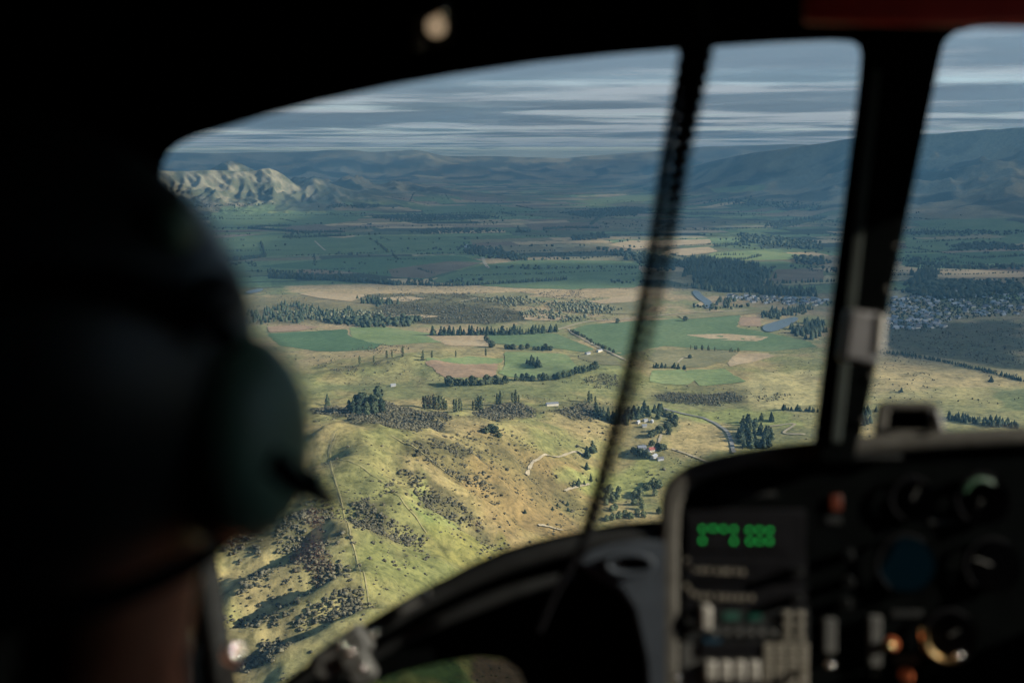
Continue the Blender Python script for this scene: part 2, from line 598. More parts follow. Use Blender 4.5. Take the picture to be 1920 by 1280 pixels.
def paint(poly_px, c, feather=25.0, amount=1.0, rough=0.6, seed=50, zmax=None):
    global col
    P = G(poly_px)
    wx = x + feather * rough * 2 * gnoise(x / (feather * 2.2), y / (feather * 2.2), seed)
    wy = y + feather * rough * 2 * gnoise(x / (feather * 2.2), y / (feather * 2.2), seed + 1)
    pad = feather * 3
    k = np.where((x > P[:, 0].min() - pad) & (x < P[:, 0].max() + pad) & (y > P[:, 1].min() - pad) & (y < P[:, 1].max() + pad))[0]
    if not len(k): return
    ins = in_poly(wx[k], wy[k], P)
    d = seg_dist(wx[k], wy[k], [tuple(p) for p in P] + [tuple(P[0])])
    w = np.where(ins, np.clip(0.5 + d / feather, 0, 1), np.clip(0.5 - d / feather, 0, 1)) * amount
    col[k] = col[k] * (1 - w[:, None]) + np.asarray(c) * w[:, None] * (1 + 0.2 * n2[k])[:, None]


g2_ = (sstep(-0.25, 0.3, fbm(x, y, 420, 4, 39)) * sstep(1350, 1600, r) * (1 - sstep(2500, 2900, r)))[:, None] * 0.7
col = col * (1 - g2_) + np.array([0.185, 0.20, 0.085]) * g2_
# far patchwork of farm land (cells of a warped, turned grid)
def cells(x, y, a, sx, sy, seed):
    ca, sa = math.cos(a), math.sin(a)
    wx = x + 220 * fbm(x, y, 2600, 2, seed); wy = y + 220 * fbm(x, y, 2600, 2, seed + 3)
    p, q = (wx * ca + wy * sa), (-wx * sa + wy * ca)
    j = np.floor(q / sy)
    i = np.floor(p / sx + hash01(j, j * 0 + 7, seed) * 3)
    return hash01(i, j, seed + 1), hash01(i, j, seed + 2), np.minimum((q / sy) % 1, 1 - (q / sy) % 1)


hA, hB, hE = cells(x, y, 0.25, 430, 210, 101)
pal = np.array([PGR, PGR * 1.4, PGR * 0.9, [0.16, 0.19, 0.08], [0.24, 0.21, 0.12], TAN * 1.0, [0.21, 0.155, 0.105], DRK * 1.5, DRK])
pick = np.digitize(hA, [0.14, 0.24, 0.34, 0.46, 0.60, 0.72, 0.82, 0.92])
patch = pal[pick] * (0.7 + 0.75 * hB)[:, None] * (1 + 0.15 * n1)[:, None]
hedge = (hE < 0.05) & (hB > 0.45)
patch[hedge] = DRK * 1.1
wild = sstep(0.12, 0.42, fbm(x, y, 1500, 4, 120))[:, None]
rough_c = (np.array([0.15, 0.13, 0.07]) * (1 + 0.5 * n1)[:, None]) * (1 - sstep(0.0, 0.5, n1 + n2)[:, None]) + DRK * 1.3 * sstep(0.0, 0.5, n1 + n2)[:, None]
patch = patch * (1 - wild * 0.85) + rough_c * wild * 0.85
w = sstep(3000, 3500, r)[:, None]
plain_mid = (TAN * 0.92) * (1 - t) + np.array([0.19, 0.195, 0.09]) * t
wm = sstep(1900, 2500, r)[:, None]
col = col * (1 - wm) + plain_mid * wm
col = col * (1 - w) + patch * w
# hill country of the far ranges
hz = h_far(x, y)
slopeish = sstep(25, 90, hz)[:, None]
tus = np.array([0.25, 0.215, 0.135]) * (1 + 0.55 * fbm(x, y, 1100, 5, 140))[:, None]
tus2 = np.array([0.04, 0.048, 0.034])
mm = sstep(-0.12, 0.2, fbm(x, y, 800, 5, 150))[:, None] * sstep(800, 250, hz)[:, None]
hillc = tus * (1 - mm * 0.93) + tus2 * mm * 0.93  # scrub and tussock contrast raised in place of missing relief shading
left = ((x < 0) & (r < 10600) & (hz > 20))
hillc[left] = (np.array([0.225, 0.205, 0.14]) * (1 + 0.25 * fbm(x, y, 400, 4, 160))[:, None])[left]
gul_shade = np.clip(sstep(0.55, 0.2, ridged(x, y, 300, 3, 166)) * 0.8 + 0.7 * sstep(0.05, 0.4, fbm(x, y, 350, 4, 168)) * sstep(260, 120, hz), 0, 0.9)[:, None]  # dark gully streaks and lower slopes: shading put into the colour
hillc[left] = (hillc * (1 - gul_shade) + np.array([0.07, 0.08, 0.045]) * gul_shade)[left]
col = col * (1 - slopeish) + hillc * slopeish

# near hills: bracken slopes, greener ridge top, scrub floor, valley grass
paint([(800,840),(900,830),(1000,830),(1100,870),(1115,960),(1010,1015),(880,1060),(830,1010),(900,960),(840,900)], BRK, 45, 0.85, seed=51)
paint([(800,815),(900,805),(1010,830),(960,880),(900,900),(830,870)], np.array([0.16, 0.14, 0.06]), 35, 0.7, seed=151)
paint([(430,940),(600,950),(650,1000),(690,1100),(690,1280),(420,1280)], np.array([0.27, 0.235, 0.11]), 30, 0.5, seed=152)
paint([(640,806),(760,820),(740,870),(800,960),(830,1010),(760,990),(690,930),(630,930),(600,870)], GRN * 1.02, 22, 0.6, seed=53)
paint([(690,1000),(800,1040),(860,1070),(800,1120),(700,1140),(670,1060)], np.array([0.17, 0.178, 0.062]), 20, 0.8, seed=55)
paint([(790,880),(830,960),(860,980),(840,1005),(800,1000),(775,940)], np.array([0.15, 0.22, 0.06]), 10, 0.5, seed=57)
paint([(820,1000),(930,1000),(960,1040),(850,1060),(790,1020)], np.array([0.20, 0.19, 0.06]), 14, 0.9, seed=58)
paint([(1060,870),(1200,860),(1240,870),(1230,930),(1130,930),(1060,905)], np.array([0.24, 0.25, 0.085]), 20, 0.9, seed=59)
paint([(1280,790),(1360,790),(1390,840),(1280,860),(1250,830)], DRY * 1.08, 12, 0.95, seed=60)
paint([(1200,760),(1480,770),(1500,800),(1390,800),(1250,775)], np.array([0.23, 0.25, 0.085]), 15, 0.8, seed=61)
paint([(1410,700),(1545,690),(1540,760),(1420,770),(1380,740)], np.array([0.37, 0.32, 0.15]), 20, 0.9, seed=62)
paint([(1630,690),(1920,690),(1920,740),(1640,760)], np.array([0.35, 0.28, 0.14]), 30, 0.9, seed=63)
paint([(1640,740),(1920,720),(1920,800),(1640,790)], np.array([0.27, 0.25, 0.11]), 30, 0.7, seed=64)
paint([(1860,730),(1990,720),(1990,775),(1880,770)], np.array([0.13, 0.16, 0.07]), 20, 0.8, seed=65)
paint([(620,722),(780,716),(1000,724),(1080,736),(1100,750),(900,752),(700,745)], np.array([0.15, 0.165, 0.07]), 25, 0.8, seed=66)
paint([(560,600),(700,608),(830,640),(780,660),(560,690)], TAN * 0.95, 25, 0.5, seed=67)
paint([(1650,605),(1920,600),(1920,690),(1800,680),(1650,655)], np.array([0.07, 0.075, 0.045]), 40, 0.9, seed=68)
paint([(430,560),(700,545),(920,552),(990,598),(900,608),(690,600),(440,610)], np.array([0.17, 0.15, 0.08]), 25, 0.8, seed=69)
paint([(540,536),(760,530),(1080,530),(1260,540),(1250,560),(800,552),(540,548)], TAN * 1.05, 20, 0.9, seed=70)

paint([(860,568),(983,584),(995,600),(907,609),(760,606),(680,592),(720,568)], SCR * 0.85, 22, 0.95, seed=91)
paint([(660,553),(780,549),(930,550),(1010,575),(880,573),(720,572)], SCR * 1.5, 22, 0.7, seed=92)
paint([(440,570),(560,560),(690,588),(690,608),(440,610)], SCR * 1.6, 30, 0.55, seed=93)
paint([(690,1222),(850,1222),(892,1300),(600,1310)], np.array([0.075, 0.11, 0.045]), 10, 1.0, seed=94)
paint([(885,1222),(1010,1222),(1040,1310),(895,1310)], np.array([0.12, 0.075, 0.055]), 8, 1.0, seed=95)
SCRUB = [  # photo outlines of scrub, bush spacing in metres, bush size
 ([(750,828),(785,828),(823,868),(861,887),(925,906),(930,922),(888,917),(823,880),(780,854)], 4.2, 2.2),
 ([(799,820),(845,833),(910,849),(904,863),(861,860),(807,838)], 5.0, 2.1),
 ([(733,868),(763,877),(807,910),(861,937),(888,964),(918,985),(902,1001),(861,984),(793,949),(777,925),(764,898)], 3.9, 2.1),
 ([(652,944),(687,931),(712,964),(763,988),(810,1012),(793,1025),(761,1025),(698,1003),(660,990)], 3.4, 2.0),
 ([(530,966),(606,953),(635,963),(630,976),(576,982),(568,992),(584,1004),(574,1030),(530,1041),(510,1022)], 3.8, 2.1),
 ([(574,1026),(601,1015),(617,1026),(625,1047),(662,1066),(657,1085),(617,1095),(588,1093),(572,1068),(550,1053)], 3.0, 2.2),
 ([(607,1117),(660,1094),(684,1106),(688,1134),(652,1151),(592,1175),(546,1181),(543,1167)], 2.8, 2.2),
 ([(445,1236),(524,1186),(550,1210),(510,1240),(450,1262)], 3.2, 2.4),
 ([(436,1166),(482,1158),(530,1141),(541,1155),(488,1178),(466,1186)], 4.0, 2.1),
 ([(505,1104),(548,1080),(568,1078),(550,1094),(520,1106)], 3.4, 2.1),
 ([(440,1108),(500,1070),(515,1080),(470,1110),(440,1130)], 3.8, 2.4),
 ([(420,1010),(480,985),(500,1000),(470,1020),(425,1040)], 5.0, 2.2),
 ([(715,751),(780,768),(834,773),(847,784),(825,807),(752,807),(685,794),(652,780),(590,775),(587,767),(652,765)], 4.6, 2.4),
 ([(888,774),(934,757),(975,754),(1010,772),(997,783),(969,783),(934,791),(896,783)], 4.4, 2.3),
 ([(1040,772),(1097,754),(1112,764),(1113,791),(1070,785)], 4.8, 2.4),
 ([(1090,712),(1124,698),(1162,704),(1170,724),(1124,731),(1096,722)], 6.0, 2.5),
 ([(1222,742),(1260,735),(1325,740),(1376,733),(1395,751),(1341,761),(1287,759),(1241,753)], 5.4, 2.6),
 ([(1400,742),(1480,738),(1500,752),(1430,756)], 9.0, 2.4),
 ([(614,697),(640,687),(680,685),(660,702),(625,706)], 7.0, 2.4),
 ([(587,682),(633,678),(640,686),(600,690)], 7.5, 2.4), ([(687,682),(736,674),(736,683),(700,687)], 7.5, 2.4),
 ([(655,655),(720,645),(775,650),(760,660),(690,664)], 9.0, 2.6),
 ([(740,858),(800,880),(860,930),(920,985),(960,1000),(1010,1000),(960,950),(900,880),(850,850)], 15.0, 1.7),
 ([(940,840),(1010,860),(1030,880),(1080,900),(1070,940),(1020,940),(985,900)], 7.0, 1.9),
 ([(900,800),(970,815),(1030,850),(1000,860),(930,840)], 9.0, 1.8),
 ([(690,1010),(790,1035),(860,1065),(780,1120),(700,1130),(670,1060)], 15.0, 1.8),
 ([(640,930),(600,1010),(660,1070),(690,1100),(640,1120),(600,1000)], 8.0, 1.8),
 ([(690,830),(760,850),(760,920),(790,990),(730,960),(660,900)], 17.0, 1.6),
 ([(880,1005),(960,1000),(1010,1000),(930,1040),(860,1050)], 8.0, 1.8),
 ([(430,1030),(500,1060),(560,1100),(560,1150),(460,1200),(430,1150)], 12.0, 1.9),
 ([(1100,800),(1180,790),(1160,850),(1110,870)], 12.0, 2.0),
 ([(1160,880),(1240,870),(1240,915),(1180,920)], 11.0, 2.4),
 ([(1270,850),(1330,840),(1300,865),(1260,880)], 7.0, 2.4),
 ([(1650,665),(1790,685),(1920,720),(1920,705),(1760,675),(1650,655)], 11.0, 3.0),
 ([(1700,700),(1740,698),(1750,706),(1705,707)], 7.0, 2.2),
 ([(1640,612),(1920,604),(1960,690),(1800,678),(1640,650)], 13.0, 3.6),
 ([(880,573),(983,586),(990,600),(907,609),(760,604),(690,590),(720,572)], 7.0, 3.6),
 ([(671,553),(780,549),(930,550),(1000,575),(880,573),(720,572)], 9.0, 3.2),
 ([(950,548),(1075,543),(1137,564),(1097,570),(1032,560)], 11.0, 2.8),
 ([(905,555),(1010,562),(1040,575),(960,590),(900,575)], 15.0, 2.8),
 ([(1000,585),(1100,590),(1150,598),(1060,606),(1000,602)], 14.0, 2.8),
]
for k, (pl, sp, sz) in enumerate(SCRUB):
    if sp <= 7.5:
        paint(pl, SCR * 1.05, 18 if sp < 5.5 else 22, 0.85 if sp < 5.5 else 0.5, 0.9, seed=300 + k)

q = NT('terrain')
vc = q.n('ShaderNodeAttribute', attribute_name='ground_colour')
pos = q.n('ShaderNodeNewGeometry').outputs['Position']
fa = q.noise(0.16, 6, 0.7, pos)
fb = q.noise(0.022, 5, 0.6, pos)
c = q.mix('MULTIPLY', 1.0, vc.outputs['Color'], q.ramp(fa, [(0.3, (0.5, 0.52, 0.5)), (0.5, (1, 1, 1)), (0.72, (1.32, 1.28, 1.2))]))
fc = q.noise(0.07, 4, 0.65, pos, 0.6)
c = q.mix('MULTIPLY', 0.9, c, q.ramp(fc, [(0.34, (0.58, 0.60, 0.56)), (0.5, (1.0, 1.0, 1.0)), (0.68, (1.22, 1.18, 1.1))]))
c = q.mix('MULTIPLY', 0.8, c, q.ramp(fb, [(0.3, (0.78, 0.80, 0.80)), (0.7, (1.18, 1.14, 1.08))]))
q.l(c, q.b.inputs['Base Color'])
q.b.inputs['Roughness'].default_value = 0.95
q.b.inputs['Specular IOR Level'].default_value = 0.08
bp = q.n('ShaderNodeBump', Strength=0.7, Distance=1.2)
q.l(fa, bp.inputs['Height'])
q.l(bp.outputs[0], q.b.inputs['Normal'])
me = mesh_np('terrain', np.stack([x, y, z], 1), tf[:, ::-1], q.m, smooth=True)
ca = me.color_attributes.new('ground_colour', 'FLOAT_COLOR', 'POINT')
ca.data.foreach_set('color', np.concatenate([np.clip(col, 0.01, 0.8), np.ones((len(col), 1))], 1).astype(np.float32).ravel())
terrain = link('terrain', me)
tag(terrain, kind='structure')

# ------------------------------------------------------------------ paddocks, roads, tracks and water: sheets laid on the ground
M_GREEN = field_mat('pasture_green', (0.105, 0.155, 0.07), (0.145, 0.19, 0.088), 0.12, 0.5, 0.006)
M_GREEN2 = field_mat('pasture_pale_green', (0.16, 0.21, 0.085), (0.22, 0.25, 0.11), 0.3, 1.1, 0.008)
M_DEEP = field_mat('pasture_deep_green', (0.075, 0.13, 0.06), (0.10, 0.155, 0.068), 0.3, 0.3, 0.006)
M_TAN = field_mat('stubble_tan', (0.36, 0.27, 0.16), (0.44, 0.34, 0.21), 0.12, 0.2, 0.01)
M_PLOUGH = field_mat('ploughed_brown', (0.27, 0.185, 0.115), (0.34, 0.235, 0.155), 0.12, 1.2, 0.01)
M_OLIVE = field_mat('rough_olive', (0.17, 0.16, 0.08), (0.25, 0.22, 0.115), 0.25, 0.8, 0.01)
M_DARKF = field_mat('heather_dark', (0.05, 0.055, 0.035), (0.08, 0.085, 0.05), 0.2, 0.8, 0.01)
M_BROWN = field_mat('fallow_brown', (0.15, 0.115, 0.075), (0.20, 0.155, 0.10), 0.3, 0.8, 0.01)


def smooth_poly(P, n=3):
    for _ in range(n):
        Q = np.empty((len(P) * 2, P.shape[1]))
        nx = np.roll(P, -1, 0)
        Q[0::2] = 0.75 * P + 0.25 * nx
        Q[1::2] = 0.25 * P + 0.75 * nx
        P = Q
    return P


def wavy(P):
    """field outline with its corners cut a little and its sides not quite straight"""
    out = []
    n = len(P)
    for i in range(n):
        a, b, c_ = P[i - 1], P[i], P[(i + 1) % n]
        out += [b + (a - b) * 0.09, b + (a - b) * 0.02 + (c_ - b) * 0.02, b + (c_ - b) * 0.09]
    out = np.array(out)
    L = np.hypot(*np.ptp(P, 0)) * 0.012
    return out + L * np.stack([gnoise(out[:, 0] / 90, out[:, 1] / 90, 3), gnoise(out[:, 0] / 90, out[:, 1] / 90, 4)], 1)


def drape(name, P, mat, lift, step=None):
    """a sheet with outline P (world xy) laid on the ground"""
    per = np.hypot(*(np.roll(P, -1, 0) - P).T).sum()
    step = step or max(8.0, per / 90)
    B = []
    for a, b in zip(P, np.roll(P, -1, 0)):
        k = max(1, int(math.hypot(*(b - a)) / step))
        for s in range(k):
            B.append(a + (b - a) * s / k)
    B = np.array(B)
    if name == 'paddock':
        B = B + min(6.0, step * 0.25) * np.stack([gnoise(B[:, 0] / 25, B[:, 1] / 25, 13), gnoise(B[:, 0] / 25, B[:, 1] / 25, 14)], 1) * 1.4
    gx = np.arange(P[:, 0].min() + step * .5, P[:, 0].max(), step)
    gy = np.arange(P[:, 1].min() + step * .5, P[:, 1].max(), step)
    if len(gx) and len(gy):
        X, Y = np.meshgrid(gx, gy)
        X = X.ravel(); Y = Y.ravel()
        k = in_poly(X, Y, P)
        k[k] &= seg_dist(X[k], Y[k], [tuple(p) for p in B] + [tuple(B[0])]) > step * 0.4
        pts = np.vstack([B, np.stack([X[k], Y[k]], 1)])
    else:
        pts = B
    nb = len(B)
    o = P.mean(0)
    r_ = delaunay_2d_cdt([Vector(p - o) for p in pts], [(i, (i + 1) % nb) for i in range(nb)], [], 1, 1e-4)
    V = np.array([(v.x + o[0], v.y + o[1]) for v in r_[0]])
    Z = H(V[:, 0], V[:, 1]) + lift
    fs = [f for f in r_[2]]
    me = mesh_from(name, np.column_stack([V - o, Z]), fs, mat, True)
    ob = link(name, me)
    ob.location = (o[0], o[1], 0)
    tag(ob, kind='structure')
    return ob


PADDOCKS = [
 (M_DEEP, [(500,626),(560,622),(650,617),(655,630),(715,645),(700,656),(598,659),(520,648)]),
 (M_GREEN2, [(655,613),(720,613),(810,626),(830,642),(720,648),(660,632)]),
 (M_TAN, [(795,627),(910,626),(915,638),(915,650),(840,648)]),
 (M_PLOUGH, [(796,678),(935,680),(931,704),(925,709),(838,709),(815,692)]),
 (M_GREEN2, [(798,671),(880,668),(945,672),(942,680),(800,678)]),
 (M_GREEN, [(914,628),(1040,625),(1115,655),(1100,661),(1020,652),(925,645)]),
 (M_GREEN, [(1072,617),(1100,610),(1160,604),(1260,598),(1390,590),(1385,614),(1430,622),(1520,640),(1535,650),(1440,660),(1340,656),(1250,648),(1165,668)]),
 (M_TAN, [(1285,628),(1360,626),(1440,632),(1420,640),(1340,637)]),
 (M_PLOUGH, [(1385,595),(1425,594),(1428,612),(1388,611)]),
 (M_TAN, [(1375,664),(1440,662),(1450,668),(1370,688),(1365,680)]),
 (M_OLIVE, [(1230,657),(1300,655),(1385,660),(1365,676),(1320,690),(1240,688),(1215,672)]),
 (M_GREEN2, [(1225,695),(1280,692),(1305,712),(1290,722),(1215,715)]),
 (M_GREEN2, [(1285,694),(1360,692),(1400,716),(1310,724)]),
 (M_OLIVE, [(1090,664),(1150,668),(1170,686),(1130,684),(1085,672)]),
 (M_GREEN2, [(945,660),(1060,664),(1100,690),(1050,702),(960,708),(935,700),(950,684)]),
 (M_GREEN, [(890,500),(985,487),(1150,489),(1200,497),(1205,520),(1195,540),(1080,543),(960,540),(800,528)]),
 (M_DEEP, [(480,500),(640,484),(860,480),(905,490),(880,500),(790,526),(640,508)]),
 (M_GREEN, [(420,446),(520,438),(700,450),(720,468),(640,478),(505,484),(430,478)]),
 (M_GREEN, [(620,449),(690,442),(850,444),(880,450),(890,476),(720,478),(640,472)]),
 (M_BROWN, [(730,505),(840,490),(905,492),(800,522),(735,520)]),
 (M_GREEN, [(395,405),(560,396),(700,402),(660,415),(560,428),(470,424),(395,430)]),
 (M_BROWN, [(520,425),(600,420),(650,432),(640,438),(560,436)]),
 (M_TAN, [(1140,459),(1180,451),(1330,449),(1335,456),(1225,464),(1190,468)]),
 (M_TAN, [(1255,468),(1330,463),(1345,472),(1290,479),(1235,477)]),
 (M_GREEN2, [(1335,474),(1420,469),(1500,478),(1480,487),(1380,489),(1320,483)]),
 (M_GREEN, [(1360,492),(1470,490),(1520,500),(1460,508),(1370,506)]),
 (M_BROWN, [(1455,505),(1545,505),(1545,528),(1440,528)]),
 (M_TAN, [(985,416),(1060,413),(1070,417),(1000,420)]),
 (M_BROWN, [(980,420),(1120,416),(1130,430),(1000,432)]),
 (M_GREEN, [(780,388),(900,384),(1010,392),(1000,400),(800,401)]),
 (M_TAN, [(1688,506),(1780,504),(1920,510),(1920,520),(1780,522),(1700,512)]),
 (M_GREEN, [(1710,415),(1850,408),(1920,420),(1920,432),(1780,440)]),
 (M_GREEN, [(1700,450),(1800,448),(1920,440),(1920,455),(1820,470),(1700,472)]),
 (M_DEEP, [(1695,478),(1790,474),(1920,470),(1920,492),(1800,498),(1690,496)]),
 (M_GREEN2, [(1330,352),(1400,346),(1440,352),(1370,362)]),
 (M_GREEN2, [(1080,378),(1170,366),(1230,364),(1225,376),(1120,384)]),
 (M_OLIVE, [(1130,572),(1200,563),(1225,572),(1200,590),(1130,588)]),
 (M_TAN, [(560,551),(600,547),(690,553),(660,566),(600,560)]),
 (M_PLOUGH, [(500,613),(560,609),(600,614),(560,621),(505,624)]),
 (M_TAN, [(1300,574),(1330,556),(1370,556),(1390,566),(1350,574)]),
 (M_TAN, [(700,560),(760,556),(800,560),(760,566)]),
 (M_TAN, [(980,592),(1020,588),(1075,594),(1040,602),(985,600)]),
 (M_TAN, [(700,594),(790,590),(830,594),(770,599)]),
 (M_OLIVE, [(860,553),(960,548),(1010,552),(930,560)]),
 (M_TAN, [(1100,566),(1170,556),(1215,556),(1190,566),(1130,570)]),
 (M_OLIVE, [(1270,592),(1420,580),(1440,584),(1400,590),(1280,600)]),
]
flat = [p for _, pl in PADDOCKS for p in pl]
gp = G(flat)
k = 0
for i, (m, pl) in enumerate(PADDOCKS):
    P = gp[k:k + len(pl)]; k += len(pl)
    drape('paddock', wavy(P), m, 0.5 + 0.02 * i)

M_ROAD = field_mat('road_asphalt', (0.19, 0.185, 0.17), (0.26, 0.25, 0.225), 0, 0, 0.05)
M_TRACK = field_mat('track_clay', (0.34, 0.285, 0.19), (0.45, 0.38, 0.27), 0, 0, 0.05)


def catmull(P, n=8):
    P = np.asarray(P, float)
    Q = np.vstack([2 * P[0] - P[1], P, 2 * P[-1] - P[-2]])
    out = []
    for i in range(1, len(Q) - 2):
        for s in np.linspace(0, 1, n, endpoint=False):
            a, b, c_, d = Q[i - 1:i + 3]
            out.append(0.5 * ((2 * b) + (-a + c_) * s + (2 * a - 5 * b + 4 * c_ - d) * s * s + (-a + 3 * b - 3 * c_ + d) * s ** 3))
    out.append(P[-1])
    return np.array(out)


def ribbon(name, pl, width, mat, lift, wob=0.0):
    C = catmull(G(pl), 12)
    T = np.gradient(C, axis=0)
    T /= np.hypot(T[:, 0], T[:, 1])[:, None] + 1e-9
    N = np.stack([-T[:, 1], T[:, 0]], 1)
    w_ = width * (1 + wob * gnoise(np.arange(len(C)) * 0.35, np.zeros(len(C)), 5))[:, None]
    A, B = C + N * w_ / 2, C - N * w_ / 2
    o = C.mean(0)
    za = np.maximum(H(A[:, 0], A[:, 1]), H(C[:, 0], C[:, 1])) + lift
    zb = np.maximum(H(B[:, 0], B[:, 1]), H(C[:, 0], C[:, 1])) + lift
    V = np.vstack([np.column_stack([A - o, za]), np.column_stack([B - o, zb])])
    n = len(C)
    fs = [(i, n + i, n + i + 1, i + 1) for i in range(n - 1)]
    ob = link(name, mesh_from(name, V, fs, mat, True))
    ob.location = (o[0], o[1], 0)
    tag(ob, kind='structure')
    return ob


ribbon('road', [(1240,765),(1290,778),(1330,789),(1358,805),(1370,825),(1376,850)], 6, M_ROAD, 1.2)
ribbon('road', [(1000,624),(1060,616),(1075,626),(1110,645),(1150,664),(1175,676)], 7, M_TRACK, 1.0)
ribbon('road', [(1040,620),(1100,604),(1180,598),(1280,588),(1400,582)], 8, M_TRACK, 1.6)
ribbon('road', [(500,482),(640,478),(730,478),(800,475)], 12, M_TRACK, 1.6)
ribbon('road', [(590,452),(610,470)], 9, M_TRACK, 1.6)
ribbon('road', [(905,483),(908,492),(916,503)], 14, M_TRACK, 1.6)
ribbon('road', [(1690,605),(1760,600),(1840,590),(1920,575)], 8, M_TRACK, 1.6)
ribbon('road', [(1580,600),(1660,592),(1740,580)], 8, M_TRACK, 1.6)
ribbon('dirt_track', [(986,892),(996,872),(1010,862),(1045,858),(1080,848),(1098,856)], 4, M_TRACK, 1.3, 0.5)
ribbon('dirt_track', [(1060,922),(1085,913),(1105,909)], 4, M_TRACK, 1.2, 0.5)
ribbon('dirt_track', [(1010,986),(1040,992),(1055,995)], 4.5, M_TRACK, 1.2, 0.5)
ribbon('dirt_track', [(1240,815),(1232,838),(1222,850)], 4, M_TRACK, 1.0, 0.3)
ribbon('dirt_track', [(1260,842),(1300,856),(1335,870)], 3.5, M_TRACK, 1.0, 0.3)
ribbon('dirt_track', [(1440,800),(1490,795),(1470,812),(1510,815)], 4.5, M_TRACK, 1.0, 0.3)
ribbon('dirt_track', [(860,566),(930,552),(1000,548)], 6, M_TRACK, 1.0, 0.4)
ribbon('dirt_track', [(1270,680),(1280,672),(1300,668)], 4, M_TRACK, 1.0, 0.4)

q = NT('river_water')
q.b.inputs['Base Color'].default_value = (0.10, 0.12, 0.12, 1)
q.b.inputs['Roughness'].default_value = 0.3
nz = q.noise(0.08, 4, 0.6, q.n('ShaderNodeNewGeometry').outputs['Position'])
bp = q.n('ShaderNodeBump', Strength=0.25, Distance=0.6)
q.l(nz, bp.inputs['Height']); q.l(bp.outputs[0], q.b.inputs['Normal'])
M_WATER = q.m
for pl in ([(1296,546),(1310,545),(1318,556),(1336,566),(1334,578),(1322,580),(1322,570),(1306,560)],
           [(1428,612),(1450,605),(1488,594),(1500,598),(1484,609),(1468,617),(1448,624),(1432,622)],
           [(868,460),(878,458),(882,466),(874,470)], [(455,548),(490,541),(496,545),(470,552)], [(1340,520),(1400,523),(1430,528),(1400,529),(1345,524)]):
    drape('river', smooth_poly(G(pl), 2), M_WATER, 2.2)

# ------------------------------------------------------------------ vegetation
M_CONIF = foliage_mat('conifer_needles', (0.026, 0.042, 0.026), (0.08, 0.10, 0.05))
M_POPLAR = foliage_mat('poplar_leaves', (0.07, 0.085, 0.04), (0.13, 0.14, 0.065))
M_WILLOW = foliage_mat('willow_leaves', (0.09, 0.11, 0.05), (0.17, 0.18, 0.08))
M_BROAD = foliage_mat('broadleaf_leaves', (0.045, 0.06, 0.032), (0.085, 0.095, 0.045))
M_BARK = plain('bark', (0.12, 0.09, 0.065), 0.9, 0, 0.3, 3)
M_SCRUB = foliage_mat('scrub_leaves', (0.045, 0.042, 0.024), (0.15, 0.135, 0.085), per_object=False)
M_FOREST = foliage_mat('forest_needles', (0.028, 0.042, 0.026), (0.06, 0.075, 0.04), per_object=False)
M_GREYWOOD = foliage_mat('grey_willow_leaves', (0.08, 0.09, 0.055), (0.19, 0.185, 0.11), per_object=False)


def crown_mesh(kind, seed, mat, n=130):
    """many leaf-clump faces through the crown's volume, for a tree 1 m tall"""
    g = np.random.default_rng(seed)
    V, Fc = [], []
    lean = g.normal(0, 0.02, 2)
    for i in range(n):
        if kind == 'poplar':
            h = 0.06 + 0.94 * g.random() ** 0.9
            rr = 0.105 * (np.sin(np.clip((h - 0.02) / 0.98, 0, 1) ** 0.75 * np.pi) ** 0.55 * 0.9 + 0.1)
            s = 0.05
        elif kind == 'conifer':
            h = 0.05 + 0.95 * g.random() ** 1.25
            rr = 0.24 * (1 - h) ** 0.85 * (0.72 + 0.28 * abs(math.sin(h * 24 + seed))) + 0.008
            s = 0.055 + 0.05 * (1 - h)
        elif kind == 'pine':
            h = 0.12 + 0.86 * g.random()
            rr = 0.26 * (np.sin(np.clip((h - 0.08) / 0.92, 0, 1) ** 0.62 * np.pi) ** 0.6) + 0.01
            s = 0.085
        else:
            h = 0.1 + 0.88 * g.random()
            rr = 0.42 * (np.sin(np.clip((h - 0.04) / 0.96, 0, 1) ** 0.8 * np.pi) ** 0.5)
            s = 0.12
        a = g.random() * 2 * np.pi
        lump = 1 + 0.28 * math.sin(3 * a + seed * 1.7 + h * 9)
        q_ = rr * lump * (0.45 + 0.55 * g.random() ** 0.5)
        c0 = np.array([math.cos(a) * q_ + lean[0] * h, math.sin(a) * q_ + lean[1] * h, h])
        nrm = np.array([math.cos(a), math.sin(a), 0.5 * g.normal()]); nrm /= np.linalg.norm(nrm)
        t1 = np.cross(nrm, g.normal(size=3)); t1 /= np.linalg.norm(t1) + 1e-9
        t2 = np.cross(nrm, t1)
        e = s * (0.6 + 0.8 * g.random())
        b = len(V)
        for p, q2 in ((-1, -.55), (0.15, -1), (1, 0.1), (0.3, 1), (-0.8, .7)):
            V.append(c0 + t1 * e * p * (0.7 + .5 * g.random()) + t2 * e * q2 * (0.7 + .5 * g.random()) + nrm * e * 0.35 * g.normal())
        V.append(c0 + nrm * e * 0.55)
        for k in range(5):
            Fc.append((b + k, b + (k + 1) % 5, b + 5))
    return mesh_from(kind + '_crown', V, Fc, mat)


